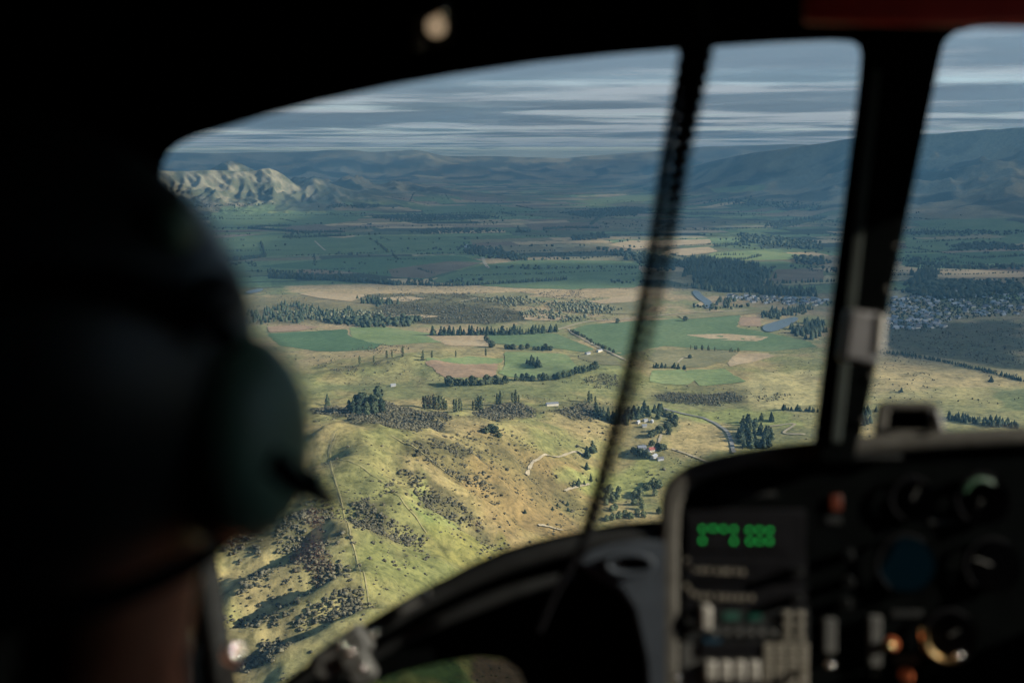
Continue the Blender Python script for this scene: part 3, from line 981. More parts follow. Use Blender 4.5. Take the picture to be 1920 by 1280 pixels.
def trunk_mesh(kind, seed):
    g = np.random.default_rng(seed)
    V, Fc = [], []

    def limb(p0, p1, r0, r1, n=5):
        b = len(V)
        d = np.array(p1) - np.array(p0); d /= np.linalg.norm(d)
        a = np.cross(d, [0.3, 0.9, 0.1]); a /= np.linalg.norm(a); c_ = np.cross(d, a)
        for p, r_ in ((p0, r0), (p1, r1)):
            for k in range(n):
                V.append(np.array(p) + (a * math.cos(k * 2 * math.pi / n) + c_ * math.sin(k * 2 * math.pi / n)) * r_)
        for k in range(n):
            Fc.append((b + k, b + (k + 1) % n, b + n + (k + 1) % n, b + n + k))
    top = {'poplar': 0.9, 'conifer': 0.95, 'pine': 0.8}.get(kind, 0.6)
    limb((0, 0, -0.03), (0, 0, top * .5), 0.022, 0.014)
    limb((0, 0, top * .5), (0.01, 0, top), 0.014, 0.004)
    for k in range(5):
        a = k * 2.4 + seed; h = 0.15 + 0.12 * k
        w_ = {'poplar': 0.06, 'conifer': 0.12}.get(kind, 0.2)
        limb((0, 0, h * top * 1.4), (math.cos(a) * w_, math.sin(a) * w_, h * top * 1.4 + (0.16 if kind != 'conifer' else 0.0)), 0.009, 0.003, 4)
    return mesh_from(kind + '_trunk', V, Fc, M_BARK)


TREE = {}
for kind, mat, n in (('poplar', M_POPLAR, 120), ('conifer', M_CONIF, 130), ('pine', M_CONIF, 110), ('broadleaf', M_BROAD, 110), ('willow', M_WILLOW, 110)):
    TREE[kind] = [(crown_mesh(kind if kind in ('poplar', 'conifer', 'pine') else 'round', 3 + 7 * v + len(kind), mat, n), trunk_mesh(kind, v)) for v in range(4)]


def tree(kind, xy, h, label, group=None, spread=1.0):
    cm, tm = TREE[kind][RNG.integers(4)]
    zz = float(Hq(np.array([xy[0]]), np.array([xy[1]]))[0])
    o = empty(kind + '_tree', (xy[0], xy[1], zz - 0.1), (0, 0, RNG.random() * 6.28))
    s = h * (0.9 + 0.2 * RNG.random())
    o.scale = (s * spread * (0.85 + .3 * RNG.random()), s * spread * (0.85 + .3 * RNG.random()), s)
    link('trunk', tm, o)
    link('crown', cm, o)
    tag(o, label, 'tree', group)
    return o


def row(kind, pl, n, h, label, group, jit=2.0, spread=1.0):
    P = catmull(G(pl), 20)
    s = np.concatenate([[0], np.cumsum(np.hypot(*np.diff(P, axis=0).T))])
    for i in range(n):
        if n > 8 and RNG.random() < 0.07: continue
        f = (i + 0.6 * (RNG.random() - .5)) / max(1, n - 1) * s[-1]
        tree(kind, (np.interp(f, s, P[:, 0]) + RNG.normal() * jit, np.interp(f, s, P[:, 1]) + RNG.normal() * jit), h * (0.62 + 0.55 * RNG.random()), label, group, spread * (0.85 + 0.4 * RNG.random()))


def spot(kind, px, py, h, label, group=None, spread=1.0):
    P = G([(px, py)])[0]
    return tree(kind, P, h, label, group, spread)


# dark clump of conifers behind the ridge
for px, py, h in [(655,771,17),(662,774,20),(668,770,24),(676,773,27),(683,770,25),(690,774,24),(697,771,28),(704,775,25),(709,768,33),(716,774,22),(672,778,17),(700,779,18),(688,779,20)]:
    spot('pine', px, py, h, 'dark tall conifer in the dense clump behind the bare ridge top', 'conifers in the clump behind the ridge', 0.95)
spot('conifer', 614, 760, 20, 'lone slim conifer beside the bright green strip near the pilot\'s helmet')
# poplars on the crest
for k, (px, py, h, lab) in enumerate([(794,764,21,'a'),(799,765,22,'a'),(804,766,23,'a'),(808,767,22,'b'),(813,767,24,'b'),(818,768,23,'b'),(823,768,22,'b'),(828,768,21,'b'),(833,768,19,'b'),(837,768,17,'b'),(797,768,14,'a')]):
    spot('poplar', px, py, h, 'slim poplar in the longest row on the sunny crest beyond the scrub', 'poplars in the longest row on the crest', 1.15)
for px, py, h in [(851,771,19),(856,772,21),(861,772,20),(865,772,18)]:
    spot('poplar', px, py, h, 'slim poplar in the tight group of four on the crest', 'tight group of four poplars', 1.15)
for px, py, h in [(887,767,15),(892,769,21),(897,769,23),(902,769,22)]:
    spot('poplar', px, py, h, 'slim poplar in the group left of the scrubby knoll', 'poplars left of the scrubby knoll', 1.1)
for px, py, h in [(932,758,19),(938,758,22),(961,757,18),(967,756,22),(973,757,16)]:
    spot('poplar', px, py, h, 'slim poplar standing on top of the scrubby knoll', 'poplars on the scrubby knoll', 1.1)
for px, py, h in [(1104,754,18),(1109,754,14),(1116,754,11)]:
    spot('poplar', px, py, h, 'small dark poplar at the edge of the shaded field', 'small poplars at the shaded field edge', 1.3)
for px, py, h in [(725,671,15),(735,670,15),(755,669,18),(793,671,16),(810,671,15),(855,669,13),(911,667,15),(675,684,16),(701,680,15)]:
    spot('poplar', px, py, h, 'single slim poplar scattered over the pale rolling hillocks', 'scattered poplars on the hillocks', 1.3)
# shelter belts near enough to tell the trees apart
row('conifer', [(812,629),(900,628),(980,627),(1045,622)], 58, 21, 'conifer in the long dark shelterbelt behind the sunlit plain fields', 'conifers of the long shelterbelt', 2.5, 1.1)
row('broadleaf', [(836,720),(880,722),(944,718)], 15, 15, 'rounded dark tree in the hedge below the brown ploughed field', 'trees of the hedge below the ploughed field', 2.0, 1.0)
row('broadleaf', [(836,721),(880,723),(944,719)], 15, 12, 'rounded dark tree in the hedge below the brown ploughed field', 'trees of the hedge below the ploughed field', 3.0, 1.0)
row('pine', [(962,714),(1010,714),(1060,708),(1090,698),(1118,692)], 34, 13, 'dark tree in the curving hedge above the shaded green field', 'trees of the curving hedge', 2.0, 1.2)
row('broadleaf', [(915,640),(925,652)], 4, 15, 'round tree along the lane left of the green field', 'trees along the lane left of the green field', 3.0)
row('broadleaf', [(948,654),(975,656),(1000,655),(1030,657)], 11, 13, 'round bushy tree along the lower edge of the green field', 'trees along the lower edge of the green field', 5.0)
row('conifer', [(990,682),(1003,686),(1014,690)], 10, 17, 'dark conifer in the short row in the grassy hollow', 'conifers of the hollow', 3.0, 1.2)
row('conifer', [(1160,790),(1180,782),(1215,776),(1236,770)], 26, 17, 'dark conifer in the plantation beside the road behind the hanging cord', 'conifers of the roadside plantation', 8.0, 1.2)
row('conifer', [(1120,775),(1140,790),(1160,796)], 16, 18, 'dark conifer at the left end of the cord, at the foot of the scrubby knoll', 'conifers at the foot of the knoll', 8.0, 1.2)
for i in range(46):
    px = 1385 + 62 * RNG.random(); py = 788 + 52 * RNG.random()
    spot('conifer', px, py, 11 + 5 * RNG.random(), 'dark conifer in the wood just above the instrument panel, beside the curved road', 'conifers of the wood above the panel', 1.3)
row('conifer', [(1470,768),(1500,770),(1530,772)], 14, 9, 'conifer in the low hedge left of the door post', 'conifers of the low hedge', 2.0, 1.3)
row('conifer', [(1222,690),(1260,690),(1285,693)], 16, 10, 'dark conifer in the hedge right of the cord, above the pale green field', 'conifers of the hedge right of the cord', 2.0, 1.2)
row('poplar', [(1292,655),(1310,656),(1338,658)], 10, 13, 'slim tree in the row above the tan knoll', 'slim trees above the tan knoll', 2.0, 1.5)
row('poplar', [(1364,660),(1388,660)], 6, 10, 'slim tree in the short row near the farm track', 'slim trees near the farm track', 2.0, 1.5)
row('broadleaf', [(1240,812),(1250,806),(1262,792),(1255,780)], 13, 9, 'leafy tree lining the bend of the creek beside the round knoll', 'trees of the creek bend', 4.0, 1.2)
row('broadleaf', [(1218,820),(1230,815),(1240,812)], 6, 8, 'leafy tree at the lower end of the creek above the red house', 'trees above the red house', 3.0, 1.2)
for px, py, h in [(1192,852,10),(1200,855,11),(1208,856,10),(1214,858,9),(1188,848,9),(1234,842,10),(1240,844,11),(1246,843,8),(1222,835,8)]:
    spot('broadleaf', px, py, h, 'round tree sheltering the farmyard of the red house', 'trees round the farmyard', 1.2)
for px, py, h, lab in [(1101,858,16,'tall dark conifer left of a pair at the end of the clay track'), (1111,848,17,'tall dark conifer right of a pair at the end of the clay track'), (1100,880,11,'smaller dark conifer below the pair near the clay track')]:
    spot('conifer', px, py, h, lab, None, 1.5)
for px, py, h in [(912,812,8),(921,808,10),(928,812,9),(936,820,7)]:
    spot('broadleaf', px, py, h, 'leafy tree in the gully clump below the crest', 'trees of the gully clump', 1.2)
spot('conifer', 1858, 716, 12, 'lone round-topped conifer on the tan flat right of the door post', None, 1.9)
spot('conifer', 1690, 735, 8, 'small lone conifer behind the compass box', None, 1.6)
for px, py in [(1045,949),(1064,947),(1036,956),(984,962),(1065,958)]:
    spot('conifer', px, py, 5, 'small young conifer dotted on the brown bracken slope', 'young conifers on the bracken slope', 1.7)
for i in range(34):
    px = 1132 + 105 * RNG.random(); py = 905 + 62 * RNG.random() + (1240 - px) * 0.12
    spot('willow', px, py, 7 + 3 * RNG.random(), 'pale bushy willow in the valley bottom left of the instrument panel', 'willows in the valley bottom', 1.1)
row('conifer', [(1075,912),(1100,905),(1130,900)], 10, 8, 'dark conifer in the narrow gully above the willows', 'conifers of the narrow gully', 3.0, 1.2)
row('broadleaf', [(1072,622),(1110,642),(1150,662)], 26, 8, 'small round tree in the line along the straight pale road', 'trees along the straight road', 2.5, 1.0)
spot('broadleaf', 1285, 602, 14, 'lone round tree at the top edge of the large green field', None, 1.2)
spot('broadleaf', 1158, 606, 12, 'lone round tree left of the cord on the tan bank', None, 1.0)
spot('broadleaf', 1294, 672, 9, 'single dark tree in the middle of the tan knoll', None, 1.2)
spot('pine', 792, 676, 9, 'single round tree at the corner of the ploughed field', None, 1.6)


# --- masses: scrub and far woods, joined
def blob(seed, kind='bush'):
    g = np.random.default_rng(seed)
    bm = bmesh.new()
    if kind == 'bush':
        for k in range(4):
            a_ = g.random() * 6.28; d_ = (0.62 * g.random() + 0.1) if k else 0
            res = bmesh.ops.create_icosphere(bm, subdivisions=1 if k == 0 else 0 or 1, radius=0.72 - 0.1 * k)
            for v in res['verts']:
                v.co *= 0.55 + 0.8 * g.random()
                v.co.z = v.co.z * 0.8 + 0.42 + 0.2 * g.random() * (k % 2)
                v.co.x += math.cos(a_) * d_; v.co.y += math.sin(a_) * d_
        bmesh.ops.delete(bm, geom=[f for f in bm.faces if f.calc_center_median().z < 0.0], context='FACES')
        loose = [v for v in bm.verts if not v.link_faces]
        bmesh.ops.delete(bm, geom=loose, context='VERTS')
    elif kind == 'cone':
        n = 6
        top = bm.verts.new((g.normal() * .04, g.normal() * .04, 1))
        r1 = [bm.verts.new((math.cos(i * 6.283 / n) * 0.2 * (0.6 + .8 * g.random()), math.sin(i * 6.283 / n) * 0.2 * (0.6 + .8 * g.random()), 0.38 + .2 * g.random())) for i in range(n)]
        r0 = [bm.verts.new((math.cos(i * 6.283 / n) * 0.3 * (0.7 + .6 * g.random()), math.sin(i * 6.283 / n) * 0.3 * (0.7 + .6 * g.random()), 0.02)) for i in range(n)]
        for i in range(n):
            j = (i + 1) % n
            bm.faces.new((r1[i], r1[j], top)); bm.faces.new((r0[i], r0[j], r1[j])); bm.faces.new((r0[i], r1[j], r1[i]))
    else:
        bmesh.ops.create_icosphere(bm, subdivisions=1, radius=0.5)
        for v in bm.verts:
            v.co *= 0.7 + 0.6 * g.random()
            v.co.x *= 0.8; v.co.y *= 0.8
            v.co.z = v.co.z + 0.45
    bmesh.ops.triangulate(bm, faces=bm.faces[:])
    bm.verts.ensure_lookup_table(); bm.verts.index_update()
    V = np.array([v.co[:] for v in bm.verts]); Fc = np.array([[v.index for v in f.verts] for f in bm.faces])
    bm.free()
    return V, Fc


BLOB = {k: [blob(s, k) for s in range(6)] for k in ('bush', 'cone', 'round')}


def mass(name, pts, size, kind, mat, label, cat, zs=1.0, jitter=0.35):
    """one object holding a crowd of bushes or trees at pts"""
    pts = np.asarray(pts)
    if not len(pts): return None
    Z = Hq(pts[:, 0], pts[:, 1])
    o = pts.mean(0)
    VV, FF = [], []
    b = 0
    pick = RNG.integers(0, 6, len(pts))
    for k in range(6):
        sel = np.where(pick == k)[0]
        if not len(sel): continue
        V, Fc = BLOB[kind][k]
        a = RNG.random(len(sel)) * 6.283
        sz = (np.asarray(size)[sel] if np.ndim(size) else size) * np.exp(jitter * np.clip(RNG.normal(size=len(sel)), -2, 1.7))
        ca_, sa_ = np.cos(a) * sz, np.sin(a) * sz
        X = V[None, :, 0] * ca_[:, None] - V[None, :, 1] * sa_[:, None] + (pts[sel, 0] - o[0])[:, None]
        Y = V[None, :, 0] * sa_[:, None] + V[None, :, 1] * ca_[:, None] + (pts[sel, 1] - o[1])[:, None]
        W = V[None, :, 2] * sz[:, None] * zs + Z[sel][:, None] - 0.15
        VV.append(np.stack([X, Y, W], -1).reshape(-1, 3))
        FF.append((Fc[None] + (b + np.arange(len(sel)) * len(V))[:, None, None]).reshape(-1, 3))
        b += len(sel) * len(V)
    ob = link(name, mesh_np(name, np.vstack(VV), np.vstack(FF), mat))
    ob.location = (o[0], o[1], 0)
    tag(ob, label, cat, None, 'stuff')
    return ob


def fill(poly_px, spacing, warp=0.5):
    P = G(poly_px)
    x0, y0 = P.min(0) - spacing; x1, y1 = P.max(0) + spacing
    X, Y = np.meshgrid(np.arange(x0, x1, spacing), np.arange(y0, y1, spacing))
    X = X.ravel() + RNG.normal(size=X.size) * spacing * 0.38; Y = Y.ravel() + RNG.normal(size=Y.size) * spacing * 0.38
    wv = spacing * 2.2
    k = in_poly(X + wv * warp * 2 * gnoise(X / wv / 2, Y / wv / 2, 9), Y + wv * warp * 2 * gnoise(X / wv / 2, Y / wv / 2, 10), P)
    X, Y = X[k], Y[k]
    d_ = seg_dist(X, Y, [tuple(p) for p in P] + [tuple(P[0])])
    k = RNG.random(len(X)) < 0.4 + d_ / (3.0 * spacing)
    return np.stack([X[k], Y[k]], 1)


near_p, near_s, far_p, far_s = [], [], [], []
for pl, sp, sz in SCRUB:
    p = fill(pl, sp * (0.66 if sp < 6.5 else 0.72))
    p = p[RNG.random(len(p)) < (0.88 if sp < 5.5 else 0.35) + 0.9 * sstep(-0.35, 0.2, fbm(p[:, 0], p[:, 1], 45, 3, 78))]
    if sp > 6.5:
        p = p[gnoise(p[:, 0] / (sp * 4), p[:, 1] / (sp * 4), 77) > -0.12]
    if np.hypot(p[:, 0], p[:, 1]).mean() > 1650:
        far_p.append(p); far_s.append(np.full(len(p), sz * 0.95))
        continue
    near_p.append(p)
    near_s.append(np.full(len(p), sz * 0.66))
near_p = np.vstack(near_p); near_s = np.concatenate(near_s)
# stray bushes over the whole hill
cand_t = np.radians(RNG.uniform(-22, 14, 90000)); cand_r = np.sqrt(RNG.uniform(620 ** 2, 1560 ** 2, 90000))
cx_, cy2 = np.sin(cand_t) * cand_r, np.cos(cand_t) * cand_r
wgt = np.full(len(cx_), 0.05)
for pl, wv_ in (([(420,950),(560,945),(640,925),(660,1000),(690,1100),(690,1290),(400,1290)], 0.62), ([(690,835),(900,800),(1100,850),(1110,960),(1000,1020),(850,1065),(780,1035),(700,945)], 0.42), ([(640,800),(760,815),(760,860),(700,930),(625,940),(600,870)], 0.05), ([(690,1020),(850,1065),(700,1150)], 0.10)):
    wgt[in_poly(cx_, cy2, G(pl))] = wv_
pr = wgt * (sstep(0.0, 0.5, fbm(cx_, cy2, 70, 4, 83)) + 0.9 * sstep(0.45, 0.15, ridged(cx_ + 30 * gnoise(cx_ / 120, cy2 / 120, 41), cy2, 110, 3, 42)) + 0.05)
kk = RNG.random(len(cx_)) < pr * 0.32
near_p = np.vstack([near_p, np.stack([cx_[kk], cy2[kk]], 1)]); near_s = np.concatenate([near_s, np.exp(np.clip(RNG.normal(size=kk.sum()), -2, 1.3) * 0.35)])
th = np.radians(RNG.uniform(-22, 16, 7000)); rr_ = RNG.uniform(640, 1600, 7000)
st = np.stack([np.sin(th) * rr_, np.cos(th) * rr_], 1)
st = st[(fbm(st[:, 0], st[:, 1], 90, 3, 81) > 0.12)]
near_p = np.vstack([near_p, st]); near_s = np.concatenate([near_s, np.full(len(st), 0.62)])
# specks of scrub over the sunlit flats
th = np.radians(RNG.uniform(-18, 30, 9000)); rr_ = np.sqrt(RNG.uniform(1500 ** 2, 3400 ** 2, 9000))
fs_ = np.stack([np.sin(th) * rr_, np.cos(th) * rr_], 1)
fs_ = fs_[fbm(fs_[:, 0], fs_[:, 1] * 1.6, 300, 4, 85) > 0.16]
in_field = np.zeros(len(fs_), bool)
_k = 0
for _m, _pl in PADDOCKS:
    in_field |= in_poly(fs_[:, 0], fs_[:, 1], gp[_k:_k + len(_pl)]); _k += len(_pl)
fs_ = fs_[~in_field]
far_p.append(fs_); far_s.append(np.full(len(fs_), 2.4))
mass('plain_scrub', np.vstack(far_p), np.concatenate(far_s), 'round', M_SCRUB, 'low dark scrub dotted over the sunlit flats beyond the hill', 'scrub', 0.8, 0.4)
mass('hillside_scrub', near_p, near_s, 'bush', M_SCRUB, 'dense dark scrub in gullies and patches over the hills', 'scrub', 0.9, 0.5)

# bushes lining the fence on the ridge
FENCE = [(692,1140),(680,1105),(668,1060),(650,990),(641,955),(635,935),(628,905),(617,872),(616,855),(620,836),(626,814),(632,806)]
fp = catmull(G(FENCE), 30)

# woods and belts too far off to tell the trees apart
WOODS = [  # outline, spacing, tree height, shape
 ([(690,406),(760,402),(900,404),(950,408),(850,414),(760,417),(720,412)], 24, 13, 'round'),
 ([(740,433),(840,428),(940,431),(940,436),(800,440)], 26, 12, 'round'),
 ([(1050,400),(1180,388),(1230,395),(1190,405),(1090,408)], 24, 16, 'round'),
 ([(1070,446),(1130,440),(1140,446),(1085,452)], 18, 18, 'round'),
 ([(870,460),(940,470),(1000,484),(960,490),(880,478)], 18, 15, 'round'),
 ([(1120,465),(1260,485),(1300,500),(1240,510),(1180,490)], 20, 18, 'round'),
 ([(1300,484),(1400,495),(1450,510),(1440,535),(1350,540),(1290,520),(1280,500)], 15, 22, 'cone'),
 ([(1290,528),(1420,538),(1530,548),(1530,558),(1420,552),(1320,546)], 14, 20, 'cone'),
 ([(1390,440),(1480,450),(1540,455),(1540,470),(1450,462),(1390,455)], 20, 18, 'round'),
 ([(1480,480),(1548,485),(1546,500),(1500,496)], 18, 18, 'round'),
 ([(1425,588),(1500,576),(1540,580),(1500,588),(1470,594),(1440,600),(1425,596)], 11, 13, 'cone'),
 ([(1482,622),(1505,612),(1540,600),(1548,615),(1535,640),(1500,634)], 10, 16, 'cone'),
 ([(1700,512),(1750,506),(1760,524),(1720,528)], 16, 22, 'cone'),
 ([(1690,530),(1800,528),(1920,535),(1920,550),(1850,556),(1780,565),(1700,555)], 17, 19, 'round'),
 ([(1700,485),(1800,500),(1920,498),(1920,505),(1790,506),(1700,494)], 22, 16, 'round'),
 ([(1770,460),(1850,455),(1920,462),(1920,470),(1800,470)], 22, 16, 'round'),
 ([(1690,440),(1760,432),(1920,434),(1920,438),(1760,442)], 24, 14, 'round'),
 ([(1770,775),(1830,785),(1920,798),(1920,806),(1820,797),(1765,786)], 6, 9, 'cone'),
 ([(1600,770),(1640,772),(1640,800),(1600,800)], 8, 11, 'cone'),
 ([(455,590),(540,566),(600,575),(680,588),(660,600),(560,606),(460,606)], 19, 14, 'cone'),
 ([(600,604),(690,596),(790,598),(800,606),(720,615),(660,612)], 11, 13, 'round'),
 ([(670,560),(720,563),(745,570),(700,575)], 12, 15, 'cone'),
 ([(1340,562),(1378,562),(1380,574),(1345,577)], 12, 14, 'cone'),
 ([(1290,575),(1350,572),(1400,576),(1340,584)], 14, 10, 'round'),
  ([(1300,380),(1400,372),(1540,380),(1540,392),(1420,388)], 40, 18, 'round'),
 ([(1420,420),(1530,405),(1545,412),(1450,428)], 26, 18, 'cone'),
 ([(330,386),(500,380),(520,386),(350,392)], 26, 16, 'round'), ([(600,388),(700,384),(720,390),(610,393)], 26, 16, 'round'),
]
LABW = ['dark far shelterbelt', 'dense dark wood', 'blue-green patch of trees']
cp, cs, rp, rs = [], [], [], []
BELTS = [([(465,428),(505,425),(545,424)], 15, 2), ([(467,429),(540,434),(560,436),(645,436)], 15, 2), ([(530,446),(580,445),(648,443)], 15, 2), ([(568,438),(600,436),(632,434)], 14, 1), ([(405,492),(450,488),(497,482)], 17, 3), ([(489,455),(493,466),(498,482)], 13, 1),
 ([(505,522),(620,526),(748,535)], 17, 4), ([(505,516),(620,520),(700,528)], 15, 2), ([(752,534),(860,536),(1000,529),(1065,525)], 13, 2), ([(968,436),(993,435)], 16, 2), ([(1020,431),(1070,428),(1122,429)], 16, 3), ([(1075,450),(1105,446),(1140,446)], 15, 3),
 ([(1108,422),(1125,410),(1150,398)], 16, 4), ([(1340,463),(1370,460),(1402,460)], 14, 2), ([(1378,490),(1400,486),(1428,480)], 13, 1), ([(1650,662),(1720,670),(1790,684),(1850,697),(1925,716)], 7, 3), ([(1780,470),(1850,466),(1920,468)], 12, 2), ([(1700,500),(1790,503),(1920,500)], 12, 2), ([(1460,428),(1500,420),(1545,408)], 14, 3), ([(1330,430),(1420,428),(1480,432)], 10, 1)]
for pl_, hh_, rows_ in BELTS:
    C_ = catmull(G(pl_), 30)
    L_ = np.concatenate([[0], np.cumsum(np.hypot(*np.diff(C_, axis=0).T))])
    for rw in range(rows_):
        tt = np.arange(0, L_[-1], 8.0); tt = tt[RNG.random(len(tt)) > 0.06]
        pp = np.stack([np.interp(tt, L_, C_[:, 0]), np.interp(tt, L_, C_[:, 1]) + rw * 9.0], 1) + RNG.normal(size=(len(tt), 2)) * 2.0
        cp.append(pp); cs.append(np.full(len(pp), float(hh_)))
for k in range(150):
    a0 = np.radians(RNG.uniform(-29, 29)); r0_ = np.exp(RNG.uniform(math.log(3500), math.log(12500)))
    c0 = np.array([math.sin(a0) * r0_, math.cos(a0) * r0_])
    if h_far(c0[0:1], c0[1:2])[0] > 70: continue
    ln = RNG.uniform(120, 700); an = 0.25 + (0 if RNG.random() < 0.7 else 1.57) + RNG.normal() * 0.12
    n_ = int(ln / 11)
    tt = np.linspace(-ln / 2, ln / 2, n_)
    tt = tt[RNG.random(n_) > 0.12]
    pp = c0 + np.stack([np.cos(an) * tt, np.sin(an) * tt], 1) + RNG.normal(size=(len(tt), 2)) * 3
    if RNG.random() < 0.45: cp.append(pp); cs.append(np.full(len(pp), RNG.uniform(8, 14)))
    else: rp.append(pp); rs.append(np.full(len(pp), RNG.uniform(6, 10)))
for pl, sp, h, kd in WOODS:
    p = fill(pl, sp, 0.5)
    p = p[RNG.random(len(p)) < 0.55 + 0.9 * sstep(-0.4, 0.25, fbm(p[:, 0], p[:, 1], 180, 3, 79))]
    (cp if kd == 'cone' else rp).append(p)
    (cs if kd == 'cone' else rs).append(np.full(len(p), h * 1.0))
# loose scatter of far trees and hedgerows over the shaded plain
th = np.radians(RNG.uniform(-30, 30, 9000)); rr_ = np.exp(RNG.uniform(math.log(3400), math.log(10500), 9000))
st = np.stack([np.sin(th) * rr_, np.cos(th) * rr_], 1)
st = st[(gnoise(st[:, 0] / 500, st[:, 1] / 160, 91) > 0.33) & (h_far(st[:, 0], st[:, 1]) < 60)]
rp.append(st); rs.append(np.full(len(st), 12.0))
mass('conifer_woods', np.vstack(cp), np.concatenate(cs), 'cone', M_FOREST, 'dark conifer woods and shelterbelts across the shaded plain', 'woods', 1.0, 0.18)
mass('broadleaf_woods', np.vstack(rp), np.concatenate(rs), 'round', M_FOREST, 'rounded trees and hedges scattered over the far plain', 'woods', 0.9, 0.25)
gw = np.vstack([fill(pl, sp, 0.6) for pl, sp in (([(1020,568),(1080,565),(1150,575),(1160,588),(1100,590),(1040,584)], 11), ([(950,585),(1020,580),(1090,595),(1110,606),(1000,598)], 13),
     ([(520,588),(600,580),(740,586),(700,598),(560,602)], 14), ([(900,560),(980,556),(1020,566),(960,578)], 14))])
mass('grey_willows', gw, 8.0, 'round', M_GREYWOOD, 'grey-green willow scrub on the sunlit river flat', 'scrub', 0.9, 0.3)

# ------------------------------------------------------------------ fence on the ridge
M_POST = plain('weathered_wood', (0.16, 0.14, 0.11), 0.9, 0, 0.3, 4)
M_WIRE = plain('fence_wire', (0.14, 0.14, 0.13), 0.6, 0.6, 0.1, 4)
fz = H(fp[:, 0], fp[:, 1])
fence = empty('ridge_fence', (fp[0][0], fp[0][1], fz[0]))
tag(fence, 'long post-and-wire fence running up the grassy ridge', 'fence')
bm = bmesh.new()
s = np.concatenate([[0], np.cumsum(np.hypot(*np.diff(fp, axis=0).T))])
org = Vector((fp[0][0], fp[0][1], fz[0]))
for d in np.arange(0, s[-1], 4.0):
    p = Vector((np.interp(d, s, fp[:, 0]), np.interp(d, s, fp[:, 1]), 0)); p.z = float(np.interp(d, s, fz))
    bmesh.ops.create_cube(bm, size=1, matrix=Matrix.Translation(p - org + Vector((0, 0, .55))) @ Matrix.Diagonal((0.16, 0.16, 1.5, 1)))
me = bpy.data.meshes.new('posts'); bm.to_mesh(me); bm.free(); me.materials.append(M_POST)
tag(link('posts', me, fence), kind='stuff')
for hgt in (0.35, 0.75, 1.1):
    V, Fc = [], []
    for i in range(len(fp)):
        for dz in (-0.035, 0.035):
            V.append((fp[i][0] - org.x, fp[i][1] - org.y, fz[i] - org.z + hgt + dz))
        V.append((fp[i][0] - org.x + 0.06, fp[i][1] - org.y, fz[i] - org.z + hgt))
        if i:
            a, b = 3 * (i - 1), 3 * i
            for u_, v_ in ((0, 1), (1, 2), (2, 0)):
                Fc.append((a + u_, a + v_, b + v_, b + u_))
    link('wire', mesh_from('wire', V, Fc, M_WIRE), fence)
ribbon('dirt_track', [(696,1140),(672,1060),(655,990),(640,936),(622,874),(620,855),(626,832),(632,812)], 0.8, field_mat('worn_grass', (0.26, 0.23, 0.11), (0.34, 0.29, 0.15)), 0.7, 0.5)
ribbon('dirt_track', [(735,818),(780,842),(830,880),(868,905)], 1.1, MATS['worn_grass'], 0.9, 0.5)
ribbon('dirt_track', [(640,862),(690,885),(730,915),(762,950),(800,1000)], 1.0, MATS['worn_grass'], 0.9, 0.5)

# ------------------------------------------------------------------ buildings
M_WALLS = [plain('wall_white', (0.38, 0.37, 0.35), 0.8, 0, 0.06, 1), plain('wall_cream', (0.55, 0.50, 0.40), 0.8, 0, 0.08, 1), plain('wall_grey', (0.35, 0.35, 0.35), 0.8, 0, 0.1, 1)]
M_ROOFS = [plain('roof_grey', (0.20, 0.21, 0.23), 0.6, 0.2, 0.15, 0.6), plain('roof_white', (0.30, 0.31, 0.32), 0.5, 0.1, 0.08, 0.6), plain('roof_dark', (0.09, 0.09, 0.10), 0.7, 0, 0.2, 0.6), plain('roof_red', (0.26, 0.07, 0.055), 0.6, 0.1, 0.15, 0.6)]
M_PANE = plain('window_pane', (0.05, 0.07, 0.09), 0.15, 0, 0.1, 1)


def house_meshes(w_, d_, h_, rise, wm, rm):
    a, b = w_ / 2, d_ / 2
    V = [(-a, -b, -1), (a, -b, -1), (a, b, -1), (-a, b, -1), (-a, -b, h_), (a, -b, h_), (a, b, h_), (-a, b, h_), (-a, 0, h_ + rise), (a, 0, h_ + rise)]
    Fw = [(0, 1, 5, 4), (2, 3, 7, 6), (1, 2, 6, 9, 5), (3, 0, 4, 8, 7)]
    wall = mesh_from('house_wall', V, Fw, wm)
    e = 0.5; t_ = 0.25
    s_ = rise / b
    RV = []
    for zz in (0.03, 0.03 + t_):
        RV += [(-a - e, -b - e, h_ - e * s_ + zz), (a + e, -b - e, h_ - e * s_ + zz), (a + e, 0, h_ + rise + zz), (-a - e, 0, h_ + rise + zz), (a + e, b + e, h_ - e * s_ + zz), (-a - e, b + e, h_ - e * s_ + zz)]
    RF = [(0, 1, 2, 3), (3, 2, 4, 5), (6, 9, 8, 7), (9, 11, 10, 8), (0, 6, 7, 1), (4, 10, 11, 5), (1, 7, 8, 2), (2, 8, 10, 4), (0, 3, 9, 6), (3, 5, 11, 9)]
    roof = mesh_from('house_roof', RV, RF, rm)
    return wall, roof


